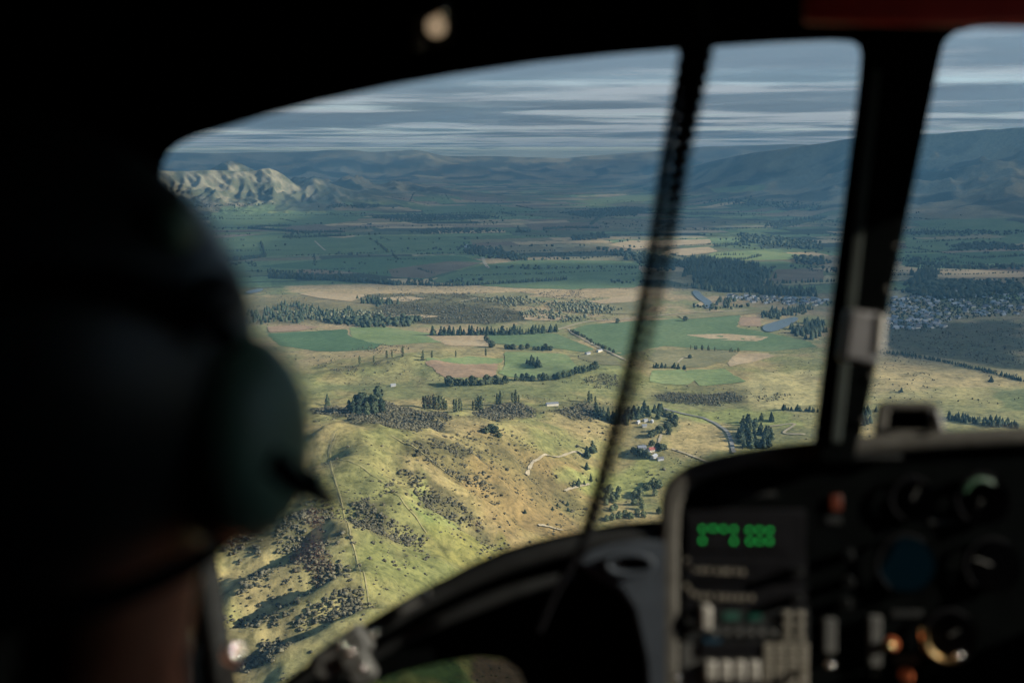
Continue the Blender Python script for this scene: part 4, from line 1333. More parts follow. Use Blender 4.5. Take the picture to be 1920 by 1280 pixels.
def house(xy, rot, w_, d_, h_, rise, wm, rm, label, cat, group=None, detail=False, meshes=None, name='house'):
    z_ = float(Hq(np.array([xy[0]]), np.array([xy[1]]))[0])
    o = empty(name, (xy[0], xy[1], z_ + 0.35), (0, 0, rot))
    wall, roof = meshes or house_meshes(w_, d_, h_, rise, wm, rm)
    link('wall', wall, o); ro = link('roof', roof, o)
    if detail:
        for sx in (-0.3, 0.05, 0.32):
            for sy in (-1, 1):
                bm = bmesh.new()
                bmesh.ops.create_cube(bm, size=1, matrix=Matrix.Translation((sx * w_, sy * (d_ / 2 + 0.02), h_ * 0.55)) @ Matrix.Diagonal((1.6, 0.08, 1.2, 1)))
                me_ = bpy.data.meshes.new('window'); bm.to_mesh(me_); bm.free(); me_.materials.append(M_PANE)
                link('window', me_, o)
        bm = bmesh.new()
        bmesh.ops.create_cube(bm, size=1, matrix=Matrix.Translation((w_ * 0.2, d_ * 0.15, h_ + rise + 0.3)) @ Matrix.Diagonal((0.8, 0.8, 1.8, 1)))
        me_ = bpy.data.meshes.new('chimney'); bm.to_mesh(me_); bm.free(); me_.materials.append(M_WALLS[2])
        link('chimney', me_, ro)
        bm = bmesh.new()
        bmesh.ops.create_cube(bm, size=1, matrix=Matrix.Translation((-0.12 * w_, -(d_ / 2 + 0.02), h_ * 0.4)) @ Matrix.Diagonal((1.1, 0.08, h_ * 0.78, 1)))
        me_ = bpy.data.meshes.new('door'); bm.to_mesh(me_); bm.free(); me_.materials.append(M_POST)
        link('door', me_, o)
    tag(o, label, cat, group)
    return o


P = G([(1222,846),(1203,842),(1226,858),(1216,853),(1238,862),(1208,800),(1196,793),(1210,790),(1222,792),(737,724),(1102,664),(1124,659),(1035,760),(1020,760)])
house(P[0], 0.5, 11, 7, 3.4, 2.6, M_WALLS[1], M_ROOFS[3], 'farmhouse with a dull red roof among round trees', 'house', None, True)
house(P[1], 0.2, 12, 8, 3.2, 2.4, M_WALLS[2], M_ROOFS[0], 'grey farm shed left of the red-roofed house, behind trees', 'shed', None, True, name='farm_shed')
house(P[2], 0.9, 11, 6, 3, 2.0, M_WALLS[0], M_ROOFS[1], 'small white shed just below the red-roofed house', 'shed', None, True, name='farm_shed')
house(P[3], 1.4, 8, 5, 3, 1.8, M_WALLS[0], M_ROOFS[1], 'small pale lean-to shed between the trees and the red-roofed house', 'shed', None, False, name='farm_shed')
house(P[4], 0.3, 9, 5, 2.6, 1.6, M_WALLS[2], M_ROOFS[2], 'dark low hut at the lower right of the farmyard', 'shed', None, False, name='farm_shed')
for i, (rx, lab) in enumerate(((0.2, 'white-roofed hut nearest the clay track above the creek bend'), (0.9, 'leftmost pale hut of the small yard above the creek'), (0.5, 'middle pale hut of the small yard above the creek'), (1.2, 'rightmost pale hut of the small yard above the creek'))):
    house(P[5 + i], rx, 7, 4.5, 2.6, 1.5, M_WALLS[0], M_ROOFS[1 if i % 2 else 0], lab, 'shed', None, False, name='farm_shed')
house(P[9], 0.4, 9, 5, 3, 1.5, M_WALLS[0], M_ROOFS[1], 'tiny pale barn alone on the shaded slope below the hillocks', 'barn', None, False, name='hay_barn')
house(P[10], 0.7, 12, 6, 3, 1.6, M_WALLS[2], M_ROOFS[0], 'grey-roofed shed left at the bottom of the straight road', 'shed', None, False, name='farm_shed')
house(P[11], 0.7, 13, 6, 3, 1.6, M_WALLS[1], M_ROOFS[1], 'white-roofed shed right beside the straight road', 'shed', None, False, name='farm_shed')
house(P[12], 0.3, 20, 8, 3.5, 1.6, M_WALLS[1], M_ROOFS[0], 'long low barn at the far foot of the scrubby knoll', 'barn', None, False, name='hay_barn')

HM = [house_meshes(13, 8, 3.2, 2.4, M_WALLS[a], M_ROOFS[b]) for a, b in ((0, 0), (0, 1), (1, 2), (2, 1), (1, 0), (0, 2))]
TOWN = [  # outline in the photo, how many, label
 ([(1665,560),(1760,545),(1920,552),(1920,590),(1800,600),(1720,612),(1665,605)], 150, 'small pale-roofed house of the shaded town seen right of the door post', 'houses of the town right of the post'),
 ([(1660,598),(1720,606),(1780,612),(1780,618),(1660,618)], 18, 'small pale-roofed house at the near edge of the shaded town', 'houses at the near edge of the town'),
 ([(1360,552),(1440,556),(1550,562),(1550,574),(1440,570),(1362,562)], 60, 'small pale-roofed house of the village between river and door post', 'houses of the village by the river'),
 ([(1225,414),(1270,412),(1275,420),(1230,422)], 16, 'tiny white-roofed house of the far hamlet behind the cord', 'houses of the far hamlet'),
]
for pl, n, lab, grp in TOWN:
    Pw = G(pl)
    got = 0
    tries = 0
    taken = []
    while got < n and tries < 6000:
        tries += 1
        p = Pw.min(0) + RNG.random(2) * np.ptp(Pw, 0)
        if not in_poly(p[0:1], p[1:2], Pw)[0]: continue
        if any((p[0] - q_[0]) ** 2 + (p[1] - q_[1]) ** 2 < 15 ** 2 for q_ in taken): continue
        taken.append(p)
        o = house(p, 0.3 + (RNG.integers(2) * 1.57) + RNG.normal() * 0.15, 0, 0, 0, 0, None, None, lab, 'house', grp, False, HM[RNG.integers(len(HM))])
        sc_ = 0.85 + 0.5 * RNG.random()
        o.scale = (sc_, sc_, sc_)
        got += 1
    tp = np.array(taken)
    pad = fill(pl, 16, 0.3)
    mass('garden_trees', pad, 6.5, 'round', M_FOREST, 'garden trees between ' + {150: 'the town houses right of the post', 18: 'the houses at the near edge of town', 60: 'the riverside village houses', 16: 'the far hamlet houses'}[n], 'trees', 0.9, 0.3)

# ------------------------------------------------------------------ clouds: a broken layer that shades the plain, and a high veil
CLOUD_Z = 1900.0
SHX, SHY = SUN[0] / SUN[2], SUN[1] / SUN[2]
LIT_EDGE = [(-900,560),(0,556),(440,548),(700,541),(1100,536),(1250,542),(1380,572),(1540,598),(1610,672),(1760,690),(1920,716),(2300,735),(2900,760)]


def ground(pl, z_=0.0):
    """photo outline -> where its cloud shadow is looked up on the valley floor"""
    a, b = on_plane(np.array([p[0] for p in pl], float), np.array([p[1] for p in pl], float), z_)
    return np.stack([a - SHX * z_, b - SHY * z_], 1)


edge_g = ground(LIT_EDGE)
lit_poly = np.vstack([edge_g, [(9000, 800), (9000, -9000), (-9000, -9000), (-9000, 800)]])


def hill_pts(pl, dist, zz):
    d = ray(np.array([p[0] for p in pl], float), np.array([p[1] for p in pl], float))
    d = d / np.hypot(d[:, 0], d[:, 1])[:, None] * np.asarray(dist, float)[:, None]
    return np.stack([d[:, 0] - SHX * zz, d[:, 1] - SHY * zz], 1)


lit_hill = hill_pts([(40,304),(300,304),(440,284),(530,298),(620,316),(655,338),(612,352),(530,366),(440,348),(300,332),(40,335)],
                    [9900,9900,10300,9700,9300,9000,8300,8200,8600,8800,8800], 260.0)
GAPS = [(lit_hill, 1.0), (ground([(1110,452),(1200,444),(1420,440),(1510,470),(1500,492),(1330,492),(1160,474)]), 1.0), (ground([(860,496),(980,484),(1180,485),(1215,495),(1100,497)]), 0.8),
        (ground([(380,400),(480,394),(620,400),(560,420),(420,425)]), 0.55), (ground([(400,448),(470,440),(560,446),(520,470),(420,474)]), 0.5), (ground([(1690,500),(1920,504),(1920,524),(1690,516)]), 0.6),
        (ground([(1060,362),(1240,355),(1250,385),(1060,392)]), 0.4), (ground([(1330,420),(1540,412),(1545,430),(1340,440)]), 0.45)]


SHADES = [(ground([(590,712),(700,700),(850,712),(1000,718),(1095,738),(1000,756),(800,748),(600,742)], 20.0), 0.62), (ground([(1790,770),(1930,740),(2200,760),(2200,830),(1780,815)], 20.0), 0.7),
          (ground([(690,1220),(1100,1215),(1300,1330),(600,1330)], 20.0), 0.75)]


def cloud_cover(cx, cy_):
    gx, gy = cx - SHX * CLOUD_Z, cy_ - SHY * CLOUD_Z
    wx = gx + 130 * fbm(gx, gy, 900, 3, 201); wy = gy + 130 * fbm(gx, gy, 900, 3, 202)
    d = seg_dist(wx, wy, [tuple(p) for p in edge_g])
    ins = in_poly(wx, wy, lit_poly)
    c = np.where(ins, 0.5 - d / 500, 0.5 + d / 500)
    for g_, am in GAPS:
        dd = seg_dist(wx, wy, [tuple(p) for p in g_] + [tuple(g_[0])])
        ii = in_poly(wx, wy, g_)
        hole = np.where(ii, np.clip(0.5 + dd / 300, 0, 1), np.clip(0.5 - dd / 300, 0, 1)) * am
        c = np.minimum(c, 1.0 - hole)
    for g_, am in SHADES:
        dd = seg_dist(wx, wy, [tuple(p) for p in g_] + [tuple(g_[0])])
        ii = in_poly(wx, wy, g_)
        c = np.maximum(c, np.where(ii, np.clip(0.5 + dd / 160, 0, 1), np.clip(0.5 - dd / 160, 0, 1)) * am)
    c = np.clip(c, 0, 1)
    # scattered cloud over the sunlit country behind and to the sides
    rg = np.hypot(gx, gy)
    c = np.maximum(c, sstep(0.1, 0.5, fbm(gx, gy, 2600, 3, 207)) * sstep(3500, 6000, rg) * np.where(ins, 1, 0))
    # long streaks with gaps further out, as in the sky of the view
    rc = np.hypot(cx, cy_)
    st_ = 0.74 + 0.95 * fbm(cx * 0.7, cy_, 4600, 5, 213) + 0.7 * fbm(cx * 0.5, cy_, 14000, 2, 219)
    st_ = st_ - 0.8 * np.exp(-((cy_ - 33000 - 0.12 * cx + 1500 * gnoise(cx / 16000, cx * 0, 3)) / 2600) ** 2) * sstep(0, 6000, cx)
    st_ = st_ + 0.3 * sstep(22000, 13000, rc) - 0.50 * sstep(42000, 75000, rc)
    return c * (1 - sstep(11500, 15000, rc)) + np.clip(st_, 0.12, 1) * sstep(11500, 15000, rc)


def cloud_sheet(name, zc, xs, ys, cover, thick, mat, label):
    X, Y = np.meshgrid(xs, ys, indexing='ij')
    c = cover(X.ravel(), Y.ravel())
    Zb = zc + 60 * fbm(X.ravel(), Y.ravel(), 5200, 3, 221)
    n0, n1_ = X.shape
    ii = np.arange(n0 * n1_).reshape(n0, n1_)
    f = np.stack([ii[:-1, :-1], ii[1:, :-1], ii[1:, 1:], ii[:-1, 1:]], -1).reshape(-1, 4)
    V = np.stack([X.ravel(), Y.ravel(), Zb], 1)
    me_ = mesh_np(name, V, f, mat, True)
    at = me_.attributes.new('cover', 'FLOAT', 'POINT')
    at.data.foreach_set('value', c.astype(np.float32))
    o = link(name, me_)
    tag(o, label, 'clouds', None, 'stuff')
    return o


def cloud_mat(name, lo, hi, opacity, scale, stretch, tint):
    q = NT(name)
    q.t.nodes.remove(q.b)
    pos = q.n('ShaderNodeNewGeometry').outputs['Position']
    mp = q.n('ShaderNodeMapping')
    mp.inputs['Scale'].default_value = (stretch, 1, 1)
    q.l(pos, mp.inputs['Vector'])
    nz = q.noise(scale, 5, 0.6, mp.outputs[0])
    cov = q.n('ShaderNodeAttribute', attribute_name='cover').outputs['Fac']
    v = q.math('ADD', cov, q.math('MULTIPLY', q.math('SUBTRACT', nz, 0.5), 0.55))
    mr = q.n('ShaderNodeMapRange', interpolation_type='SMOOTHSTEP', **{'From Min': lo, 'From Max': hi, 'To Min': 0.0, 'To Max': opacity})
    q.l(v, mr.inputs['Value'])
    tr = q.n('ShaderNodeBsdfTransparent')
    tl = q.n('ShaderNodeBsdfTranslucent'); tl.inputs['Color'].default_value = (*tint, 1)
    df = q.n('ShaderNodeBsdfDiffuse'); df.inputs['Color'].default_value = (*tint, 1)
    m1 = q.n('ShaderNodeMixShader'); m1.inputs[0].default_value = 0.45
    q.l(tl.outputs[0], m1.inputs[1]); q.l(df.outputs[0], m1.inputs[2])
    m2 = q.n('ShaderNodeMixShader')
    q.l(mr.outputs[0], m2.inputs[0]); q.l(tr.outputs[0], m2.inputs[1]); q.l(m1.outputs[0], m2.inputs[2])
    q.l(m2.outputs[0], q.out.inputs['Surface'])
    return q.m


M_CLOUD = cloud_mat('cloud_layer', 0.16, 0.92, 0.80, 0.0007, 0.8, (0.20, 0.285, 0.355))
M_VEIL = cloud_mat('cloud_veil', -0.1, 0.8, 0.9, 0.0003, 0.6, (0.56, 0.565, 0.57))
xs = np.concatenate([np.arange(-200000, -70000, 8000), np.arange(-70000, -10000, 1000), np.arange(-10000, 16000, 180), np.arange(16000, 72000, 1000), np.arange(72000, 200000, 8000)])
ys = np.concatenate([np.arange(-12000, 1000, 600), np.arange(1000, 16000, 180), np.arange(16000, 40000, 400), np.arange(40000, 110000, 1200), np.arange(111000, 300000, 9000)])
cloud_sheet('clouds', CLOUD_Z, xs, ys, cloud_cover, 0, M_CLOUD, 'long blue-grey streaks of broken cloud over the valley')
xs = np.linspace(-320000, 320000, 120); ys = np.concatenate([np.arange(-60000, 160000, 2500.0), np.arange(160000, 500000, 12000.0)])
cloud_sheet('clouds', 4200.0, xs, ys, lambda a, b: np.clip(0.68 + 0.6 * fbm(a * 0.4, b, 15000, 4, 231), 0.42, 1) * sstep(15000, 26000, np.hypot(a, b)), 0, M_VEIL, 'thin high veil of pale cloud above the far ranges')

# ------------------------------------------------------------------ haze in the valley air
q = NT('haze_air')
q.t.nodes.remove(q.b)
vol = q.n('ShaderNodeVolumePrincipled', Density=4.8e-5, Anisotropy=0.0)
vol.inputs['Color'].default_value = (0.21, 0.52, 0.86, 1)
q.l(vol.outputs[0], q.out.inputs['Volume'])
zt = float(TZ.max()) + 60
bm = bmesh.new()
bmesh.ops.create_cube(bm, size=1, matrix=Matrix.Translation((0, 0, (zt - 60) / 2)) @ Matrix.Diagonal((88000, 88000, zt + 60, 1)))
me = bpy.data.meshes.new('haze'); bm.to_mesh(me); bm.free(); me.materials.append(q.m)
haze = link('haze', me)
tag(haze, 'thin blue haze filling the valley air', 'haze', None, 'stuff')

# ------------------------------------------------------------------ the helicopter: frame of reference at the rear seat, axes right / up / back
CROT = cam.rotation_euler.to_matrix()
CLOC = Vector((0, 0, HC))


def L(px, py, d):
    return Vector(((px - 960) / F * d, -(py - 640) / F * d, -d))


def rig(name, at, label, cat, group=None):
    """Empty at a thing's base, turned with the cabin"""
    o = empty(name, CLOC + CROT @ at, cam.rotation_euler.copy())
    o['_at'] = tuple(at)
    tag(o, label, cat, group)
    return o


class MB:
    def __init__(self, at=Vector((0, 0, 0))):
        self.bm = bmesh.new()
        self.at = Vector(at)

    def _v(self, p):
        return self.bm.verts.new(Vector(p) - self.at)

    def box(self, c, s, rot=None):
        M = Matrix.Translation(Vector(c) - self.at) @ (rot.to_4x4() if rot is not None else Matrix()) @ Matrix.Diagonal((*s, 1))
        bmesh.ops.create_cube(self.bm, size=1, matrix=M)
        return self

    def tube(self, path, radii, n=10, cap=True):
        path = [Vector(p) for p in path]
        if not hasattr(radii, '__len__'): radii = [radii] * len(path)
        rings = []
        prev = None
        for i, p in enumerate(path):
            d = (path[min(i + 1, len(path) - 1)] - path[max(i - 1, 0)]).normalized()
            if prev is None:
                a = d.cross(Vector((0.31, 0.2, 0.93))).normalized()
            else:
                a = (prev - d * prev.dot(d)).normalized()
            prev = a
            b = d.cross(a)
            rings.append([self._v(p + (a * math.cos(k * 2 * math.pi / n) + b * math.sin(k * 2 * math.pi / n)) * radii[i]) for k in range(n)])
        for r0, r1 in zip(rings[:-1], rings[1:]):
            for k in range(n):
                self.bm.faces.new((r0[k], r0[(k + 1) % n], r1[(k + 1) % n], r1[k]))
        if cap:
            self.bm.faces.new(rings[0][::-1]); self.bm.faces.new(rings[-1])
        return self

    def ball(self, c, r_, sx=1, sy=1, sz=1, sub=2):
        bmesh.ops.create_icosphere(self.bm, subdivisions=sub, radius=r_, matrix=Matrix.Translation(Vector(c) - self.at) @ Matrix.Diagonal((sx, sy, sz, 1)))
        return self

    def plate(self, outline, thick, holes=()):
        """a sheet filling an outline of points, less holes, thickened away from the eye"""
        loops = [list(outline)] + [list(h) for h in holes]
        pts, edges = [], []
        for lp in loops:
            b = len(pts)
            pts += lp
            edges += [(b + i, b + (i + 1) % len(lp)) for i in range(len(lp))]
        r_ = delaunay_2d_cdt([Vector((p.x / -p.z, p.y / -p.z)) for p in pts], edges, [], 1, 1e-7)
        flat = r_[0]
        src = {}
        for i, orig in enumerate(r_[3]):
            src[i] = orig[0] if orig else None
        hp = [[(Vector((p.x / -p.z, p.y / -p.z))) for p in h] for h in holes]
        fv, bv = [], []
        for i, v in enumerate(flat):
            d = -pts[src[i]].z if src[i] is not None else -pts[0].z
            fv.append(self._v((v.x * d, v.y * d, -d)))
            bv.append(self._v((v.x * (d + thick), v.y * (d + thick), -(d + thick))))
        cnt = {}
        for f in r_[2]:
            c = sum((flat[i] for i in f), Vector((0, 0))) / len(f)
            if any(in_poly(np.array([c.x]), np.array([c.y]), [(p.x, p.y) for p in h])[0] for h in hp):
                continue
            self.bm.faces.new([fv[i] for i in f])
            self.bm.faces.new([bv[i] for i in reversed(f)])
            for a, b in zip(f, list(f[1:]) + [f[0]]):
                cnt.setdefault((min(a, b), max(a, b)), []).append((a, b))
        for e in cnt.values():
            if len(e) == 1:
                a, b = e[0]
                self.bm.faces.new((fv[b], fv[a], bv[a], bv[b]))
        return self

    def build(self, name, mat, parent=None, smooth=True, bevel=0.0, angle=40):
        bmesh.ops.recalc_face_normals(self.bm, faces=self.bm.faces[:])
        me_ = bpy.data.meshes.new(name)
        self.bm.to_mesh(me_); self.bm.free()
        me_.materials.append(mat)
        if smooth:
            me_.polygons.foreach_set('use_smooth', [True] * len(me_.polygons))
            me_.set_sharp_from_angle(angle=R(angle))
        o = link(name, me_, parent)
        if bevel:
            b = o.modifiers.new('bevel', 'BEVEL'); b.width = bevel; b.segments = 2; b.limit_method = 'ANGLE'
        return o


K_BLACK = plain('cabin_black', (0.0025, 0.003, 0.003), 0.95, 0, 0.25, 25, 0.0)
K_STRIP = plain('grey_green_highlight', (0.028, 0.033, 0.03), 0.8, 0, 0.3, 8, 0.05)
K_TRIM = plain('cabin_charcoal_trim', (0.018, 0.019, 0.019), 0.8, 0, 0.2, 30, 0.04)
K_GREY = plain('worn_grey_paint', (0.06, 0.06, 0.056), 0.6, 0, 0.3, 40, 0.25, 0.1)
K_BLUE = plain('blue_grey_plastic', (0.03, 0.037, 0.046), 0.65, 0, 0.2, 20, 0.2)
K_RIM = plain('scuffed_rim', (0.055, 0.052, 0.045), 0.75, 0, 0.25, 40, 0.1)
K_CHROME = plain('polished_steel', (0.80, 0.75, 0.67), 0.13, 1.0, 0.05, 40)
K_BRASS = plain('brass', (0.75, 0.52, 0.25), 0.2, 1.0, 0.08, 40)
K_RED = plain('red_handle_paint', (0.45, 0.02, 0.015), 0.5, 0, 0.15, 30)
K_PALE = plain('pale_tape_highlight', (0.10, 0.096, 0.096), 0.6, 0, 0.1, 40)  # clamp tape; also the pale of the helmet and compass highlights
K_BEIGE = plain('beige_key', (0.15, 0.135, 0.105), 0.55, 0, 0.12, 60)
K_IVORY = plain('ivory_key', (0.25, 0.235, 0.205), 0.5, 0, 0.08, 60)
K_LED = plain('green_led', (0.0, 0.1, 0.02), 0.5, 0, 0, 10, None, 0, ((0.0, 1.0, 0.12), 0.36))
K_ORANGE = plain('orange_lamp', (0.05, 0.01, 0.003), 0.4, 0, 0, 10, None, 0, ((1.0, 0.12, 0.02), 0.008))
K_CYAN = plain('cyan_screen', (0.01, 0.03, 0.05), 0.4, 0, 0, 10, None, 0, ((0.0, 0.16, 0.22), 0.007))
K_GLOW = plain('warm_glow_glass', (0.5, 0.42, 0.32), 0.2, 0, 0.1, 40, None, 0, ((1.0, 0.72, 0.45), 0.14))  # emission added so the lens shows a warm bright spot
K_LCD = plain('dim_green_screen', (0.01, 0.02, 0.015), 0.4, 0, 0, 10, None, 0, ((0.03, 0.22, 0.14), 0.06))
K_GARC = plain('green_arc_paint', (0.01, 0.05, 0.02), 0.6, 0, 0.1, 10)
K_RUBBER = plain('black_rubber', (0.007, 0.007, 0.008), 0.85, 0, 0.2, 60, 0.02)
K_ORP = plain('orange_cap', (0.55, 0.14, 0.05), 0.45, 0, 0.1, 40)
q = NT('thin_glass')
q.t.nodes.remove(q.b)
tr = q.n('ShaderNodeBsdfTransparent'); tr.inputs['Color'].default_value = (0.97, 0.985, 0.985, 1)
gl = q.n('ShaderNodeBsdfGlossy', Roughness=0.02)
fr = q.n('ShaderNodeFresnel', IOR=1.3)
mx = q.n('ShaderNodeMixShader')
q.l(fr.outputs[0], mx.inputs[0]); q.l(tr.outputs[0], mx.inputs[1]); q.l(gl.outputs[0], mx.inputs[2])
q.l(mx.outputs[0], q.out.inputs['Surface'])
K_GLASS = q.m
K_DIM = q.m.copy(); K_DIM.name = 'dimming_glass'  # tint added to dim the ground seen through the chin window
for nd in K_DIM.node_tree.nodes:
    if nd.type == 'BSDF_TRANSPARENT': nd.inputs['Color'].default_value = (0.36, 0.40, 0.38, 1)


def fd(px, py):                    # distance of the windscreen frame: it leans forward towards the nose
    return 1.34 + 0.00011 * py


def LO(pl, off=0.0):
    return [L(px, py, fd(px, py) + off) for px, py in pl]


heli_at = L(960, 1700, 1.2)
heli = rig('helicopter', heli_at, 'dark helicopter cabin framing the view, seen from the rear seat', 'helicopter')
W1 = [(302,325),(306,305),(316,286),(336,269),(366,256),(420,240),(500,216),(600,190),(725,163),(850,141),(1000,119),(1150,103),(1300,91),(1450,81),(1560,77),(1596,79),(1610,87),(1614,105),
      (1607,180),(1570,470),(1527,815),(1515,930),(1480,975),(1420,985),(1330,975),(1240,973),(1160,979),(1090,992),(1000,1012),(940,1031),(880,1058),(820,1090),(760,1123),(700,1160),(640,1202),(590,1240),(540,1280),(500,1312),(472,1326),(452,1306),(440,1260),(424,1150),(400,1000),(330,520)]
W2 = [(1765,100),(1772,78),(1790,62),(1825,53),(1920,47),(2250,36),(2320,50),(2340,90),(2340,820),(2300,880),(2200,900),(1660,900),(1618,880),(1612,830),(1690,460)]
W3 = [(636,1310),(700,1277),(760,1258),(830,1241),(900,1231),(945,1237),(972,1256),(986,1285),(986,1330),(940,1380),(720,1400),(645,1360)]
OUT = [(-700, -560), (600, -560), (1900, -560), (2700, -560), (2700, 700), (2700, 2100), (1900, 2100), (600, 2100), (-700, 2100), (-700, 700)]


def subdiv(pl, n=3):
    return [tuple(p) for p in np.vstack([catmull(np.array(pl + [pl[0]], float), n)[:-1]])]


MB(heli_at).plate(LO(OUT), 0.035, [LO(W1), LO(W2), LO(W3)]).build('windscreen_frame', K_BLACK, heli, False)
for nm, W in (('windscreen', W1), ('side_window', W2), ('chin_window', W3)):
    c = np.mean(W, 0)
    MB(heli_at).plate([L(c[0] + (p[0] - c[0]) * 1.01, c[1] + (p[1] - c[1]) * 1.01, fd(*p) + 0.05) for p in W], 0.004).build(nm, K_DIM if nm == 'chin_window' else K_GLASS, heli, False)

# cabin shell: roof, floor, side and rear walls; the right side has a door window
YU, YD, XL, XR, ZB, ZF = 0.72, -1.15, -1.15, 1.10, 1.25, -1.62
MB(heli_at).box((0, YU + .02, (ZB + ZF) / 2), (XR - XL + .1, .04, ZB - ZF)).build('roof_lining', K_BLACK, heli, False)
MB(heli_at).box((0, YD - .02, (ZB + ZF) / 2), (XR - XL + .1, .04, ZB - ZF)).build('floor', K_BLACK, heli, False)
MB(heli_at).box((XL - .02, (YU + YD) / 2, (ZB + ZF) / 2), (.04, YU - YD, ZB - ZF)).build('cabin_wall', K_BLACK, heli, False)
MB(heli_at).box((0, (YU + YD) / 2, ZB + .02), (XR - XL + .1, YU - YD, .04)).build('cabin_wall', K_BLACK, heli, False)
wz0, wz1, wy0, wy1 = -1.34, -0.36, -0.26, 0.42  # unseen window, sized to steer sun onto the panel and off the earcup
b = MB(heli_at)
for y0_, y1_, z0_, z1_ in ((YD, wy0, ZF, ZB), (wy1, YU, ZF, ZB), (wy0, wy1, ZF, wz0), (wy0, wy1, wz1, ZB)):
    b.box((XR + .02, (y0_ + y1_) / 2, (z0_ + z1_) / 2), (.04, y1_ - y0_ - 0.001, z1_ - z0_ - 0.001))
b.build('door', K_BLACK, heli, False)
MB(heli_at).box((XR + .03, (wy0 + wy1) / 2, (wz0 + wz1) / 2), (.004, wy1 - wy0, wz1 - wz0)).build('door_window', K_GLASS, heli, False)

# pillar: bar proud of the frame, with a pale strip painted as its highlight, rivets and a taped clamp
pil = MB(heli_at)
pil.plate([L(1626, 40, 1.31), L(1748, 40, 1.31), L(1740, 180, 1.315), L(1600, 868, 1.36), L(1534, 868, 1.36), L(1606, 300, 1.325)], 0.06)
pillar = pil.build('pillar', K_BLACK, heli, False, 0.004)
st = MB(heli_at)
st.plate([L(1634, 130, 1.302), L(1652, 130, 1.302), L(1576, 830, 1.35), L(1556, 830, 1.35)], 0.012)
st.build('highlight_strip', K_STRIP, pillar, False, 0.003)
for k in range(9):
    f_ = k / 8
    px, py = 1736 - 118 * f_, 130 + 660 * f_
    MB(heli_at).ball(L(px, py, 1.318 + 0.035 * f_), 0.0055, 1, 1, 0.5).build('rivet', K_RIM, pillar)
cl = MB(heli_at)
cl.box(L(1612, 632, 1.30), (0.046, 0.068, 0.03), Matrix.Rotation(R(-8), 3, 'Z'))
clamp = cl.build('clamp', K_PALE, pillar, True, 0.006)
MB(heli_at).tube([L(1650, 590, 1.29), L(1643, 660, 1.29)], 0.008, 10).build('clamp_pale_bar', K_IVORY, pillar)  # pale bar that makes the clamp's right side lighter
# beam along the lower edge of the windscreen, with bracket, bolts and strap
beam_px = [(440,1362),(520,1306),(580,1262),(640,1220),(700,1178),(760,1141),(830,1104),(900,1074),(960,1052),(1030,1032),(1100,1017),(1180,1006),(1260,1002)]
MB(heli_at).tube([L(px, py, fd(px, py) - 0.03) for px, py in beam_px], 0.014, 12).build('lower_beam', K_TRIM, heli)
MB(heli_at).tube([L(px, py, fd(px, py) - 0.05) for px, py in [(640,1262),(720,1214),(800,1172),(880,1138),(960,1108),(1040,1086),(1090,1078)]], [.008, .009, .010, .011, .010, .008, .004], 10).build('inner_rail', K_TRIM, heli)
br = MB(heli_at)
br.box(L(640, 1222, 1.40), (0.085, 0.040, 0.03), Matrix.Rotation(R(36), 3, 'Z'))
br.box(L(672, 1245, 1.39), (0.035, 0.05, 0.025), Matrix.Rotation(R(30), 3, 'Z'))
bracket = br.build('bracket', K_GREY, heli, True, 0.004)
for px, py in ((640,1208),(655,1222),(703,1187),(682,1250)):
    MB(heli_at).ball(L(px, py, 1.37), 0.005, 1, 1, .6).build('bolt', K_CHROME, bracket)
MB(heli_at).box(L(776, 1127, 1.41), (0.05, 0.014, 0.02), Matrix.Rotation(R(31), 3, 'Z')).build('clip', K_GREY, heli, True, 0.003)
# side console with its air vent
con = MB(heli_at)
con.plate([L(px, py, 1.40) for px, py in [(1080,1052),(1100,1034),(1140,1020),(1190,1012),(1250,1010),(1250,1330),(1214,1330),(1208,1230),(1190,1150),(1160,1105),(1110,1080)]], 0.05)
console = con.build('side_console', K_BLUE, heli, False, 0.006)
vent = [L(1181 + 42 * math.cos(a), 1057 + 19 * math.sin(a), 1.392) for a in np.linspace(0, 2 * math.pi, 25)]
MB(heli_at).tube(vent, 0.0045, 8, False).build('air_vent', K_BLUE, console)
MB(heli_at).plate([L(1181 + 40 * math.cos(a), 1057 + 17 * math.sin(a), 1.396) for a in np.linspace(0, 2 * math.pi, 24, endpoint=False)], 0.003).build('vent_dark_disc', K_RUBBER, console)  # dark disc in place of the shaded hole of the vent
# left door post behind the pilot's shoulder
MB(heli_at).tube([L(372, 1010, 1.30), L(396, 1150, 1.32), L(424, 1330, 1.34)], 0.018, 10).build('door_post', K_TRIM, heli)
MB(heli_at).tube([L(354, 1180, 1.2), L(366, 1330, 1.2)], 0.004, 8).build('door_rod', K_CHROME, heli)
# map lamp on the header; the glow of its lens is added
lamp_b = MB(heli_at)
lamp_b.tube([L(815, -40, 1.20), L(814, 20, 1.18), L(812, 60, 1.16)], [0.014, 0.02, 0.026], 14)
lamp_o = lamp_b.build('map_lamp', K_TRIM, heli)
MB(heli_at).ball(L(818, 50, 1.13), 0.012).build('lamp_lens', K_GLOW, lamp_o)
MB(heli_at).ball(L(826, 22, 1.14), 0.009).build('lamp_ring', K_CHROME, lamp_o)
MB(heli_at).ball(L(785, 82, 1.14), 0.008).build('lamp_knob', K_GREY, lamp_o)
MB(heli_at).box(L(1760, 8, 1.15), (0.31, 0.05, 0.02), Matrix.Rotation(R(-1), 3, 'Z')).build('red_handle', K_RED, heli, True, 0.006)
# steel ball and stem, added to make the glint by the pilot's shoulder
MB(heli_at).tube([L(430, 1330, .80), L(437, 1240, .78), L(438, 1224, .77)], [0.006, .005, .006], 10).build('glint_stem', K_TRIM, heli)
MB(heli_at).ball(L(438, 1222, .75), 0.0075).build('glint_ball', K_CHROME, heli)

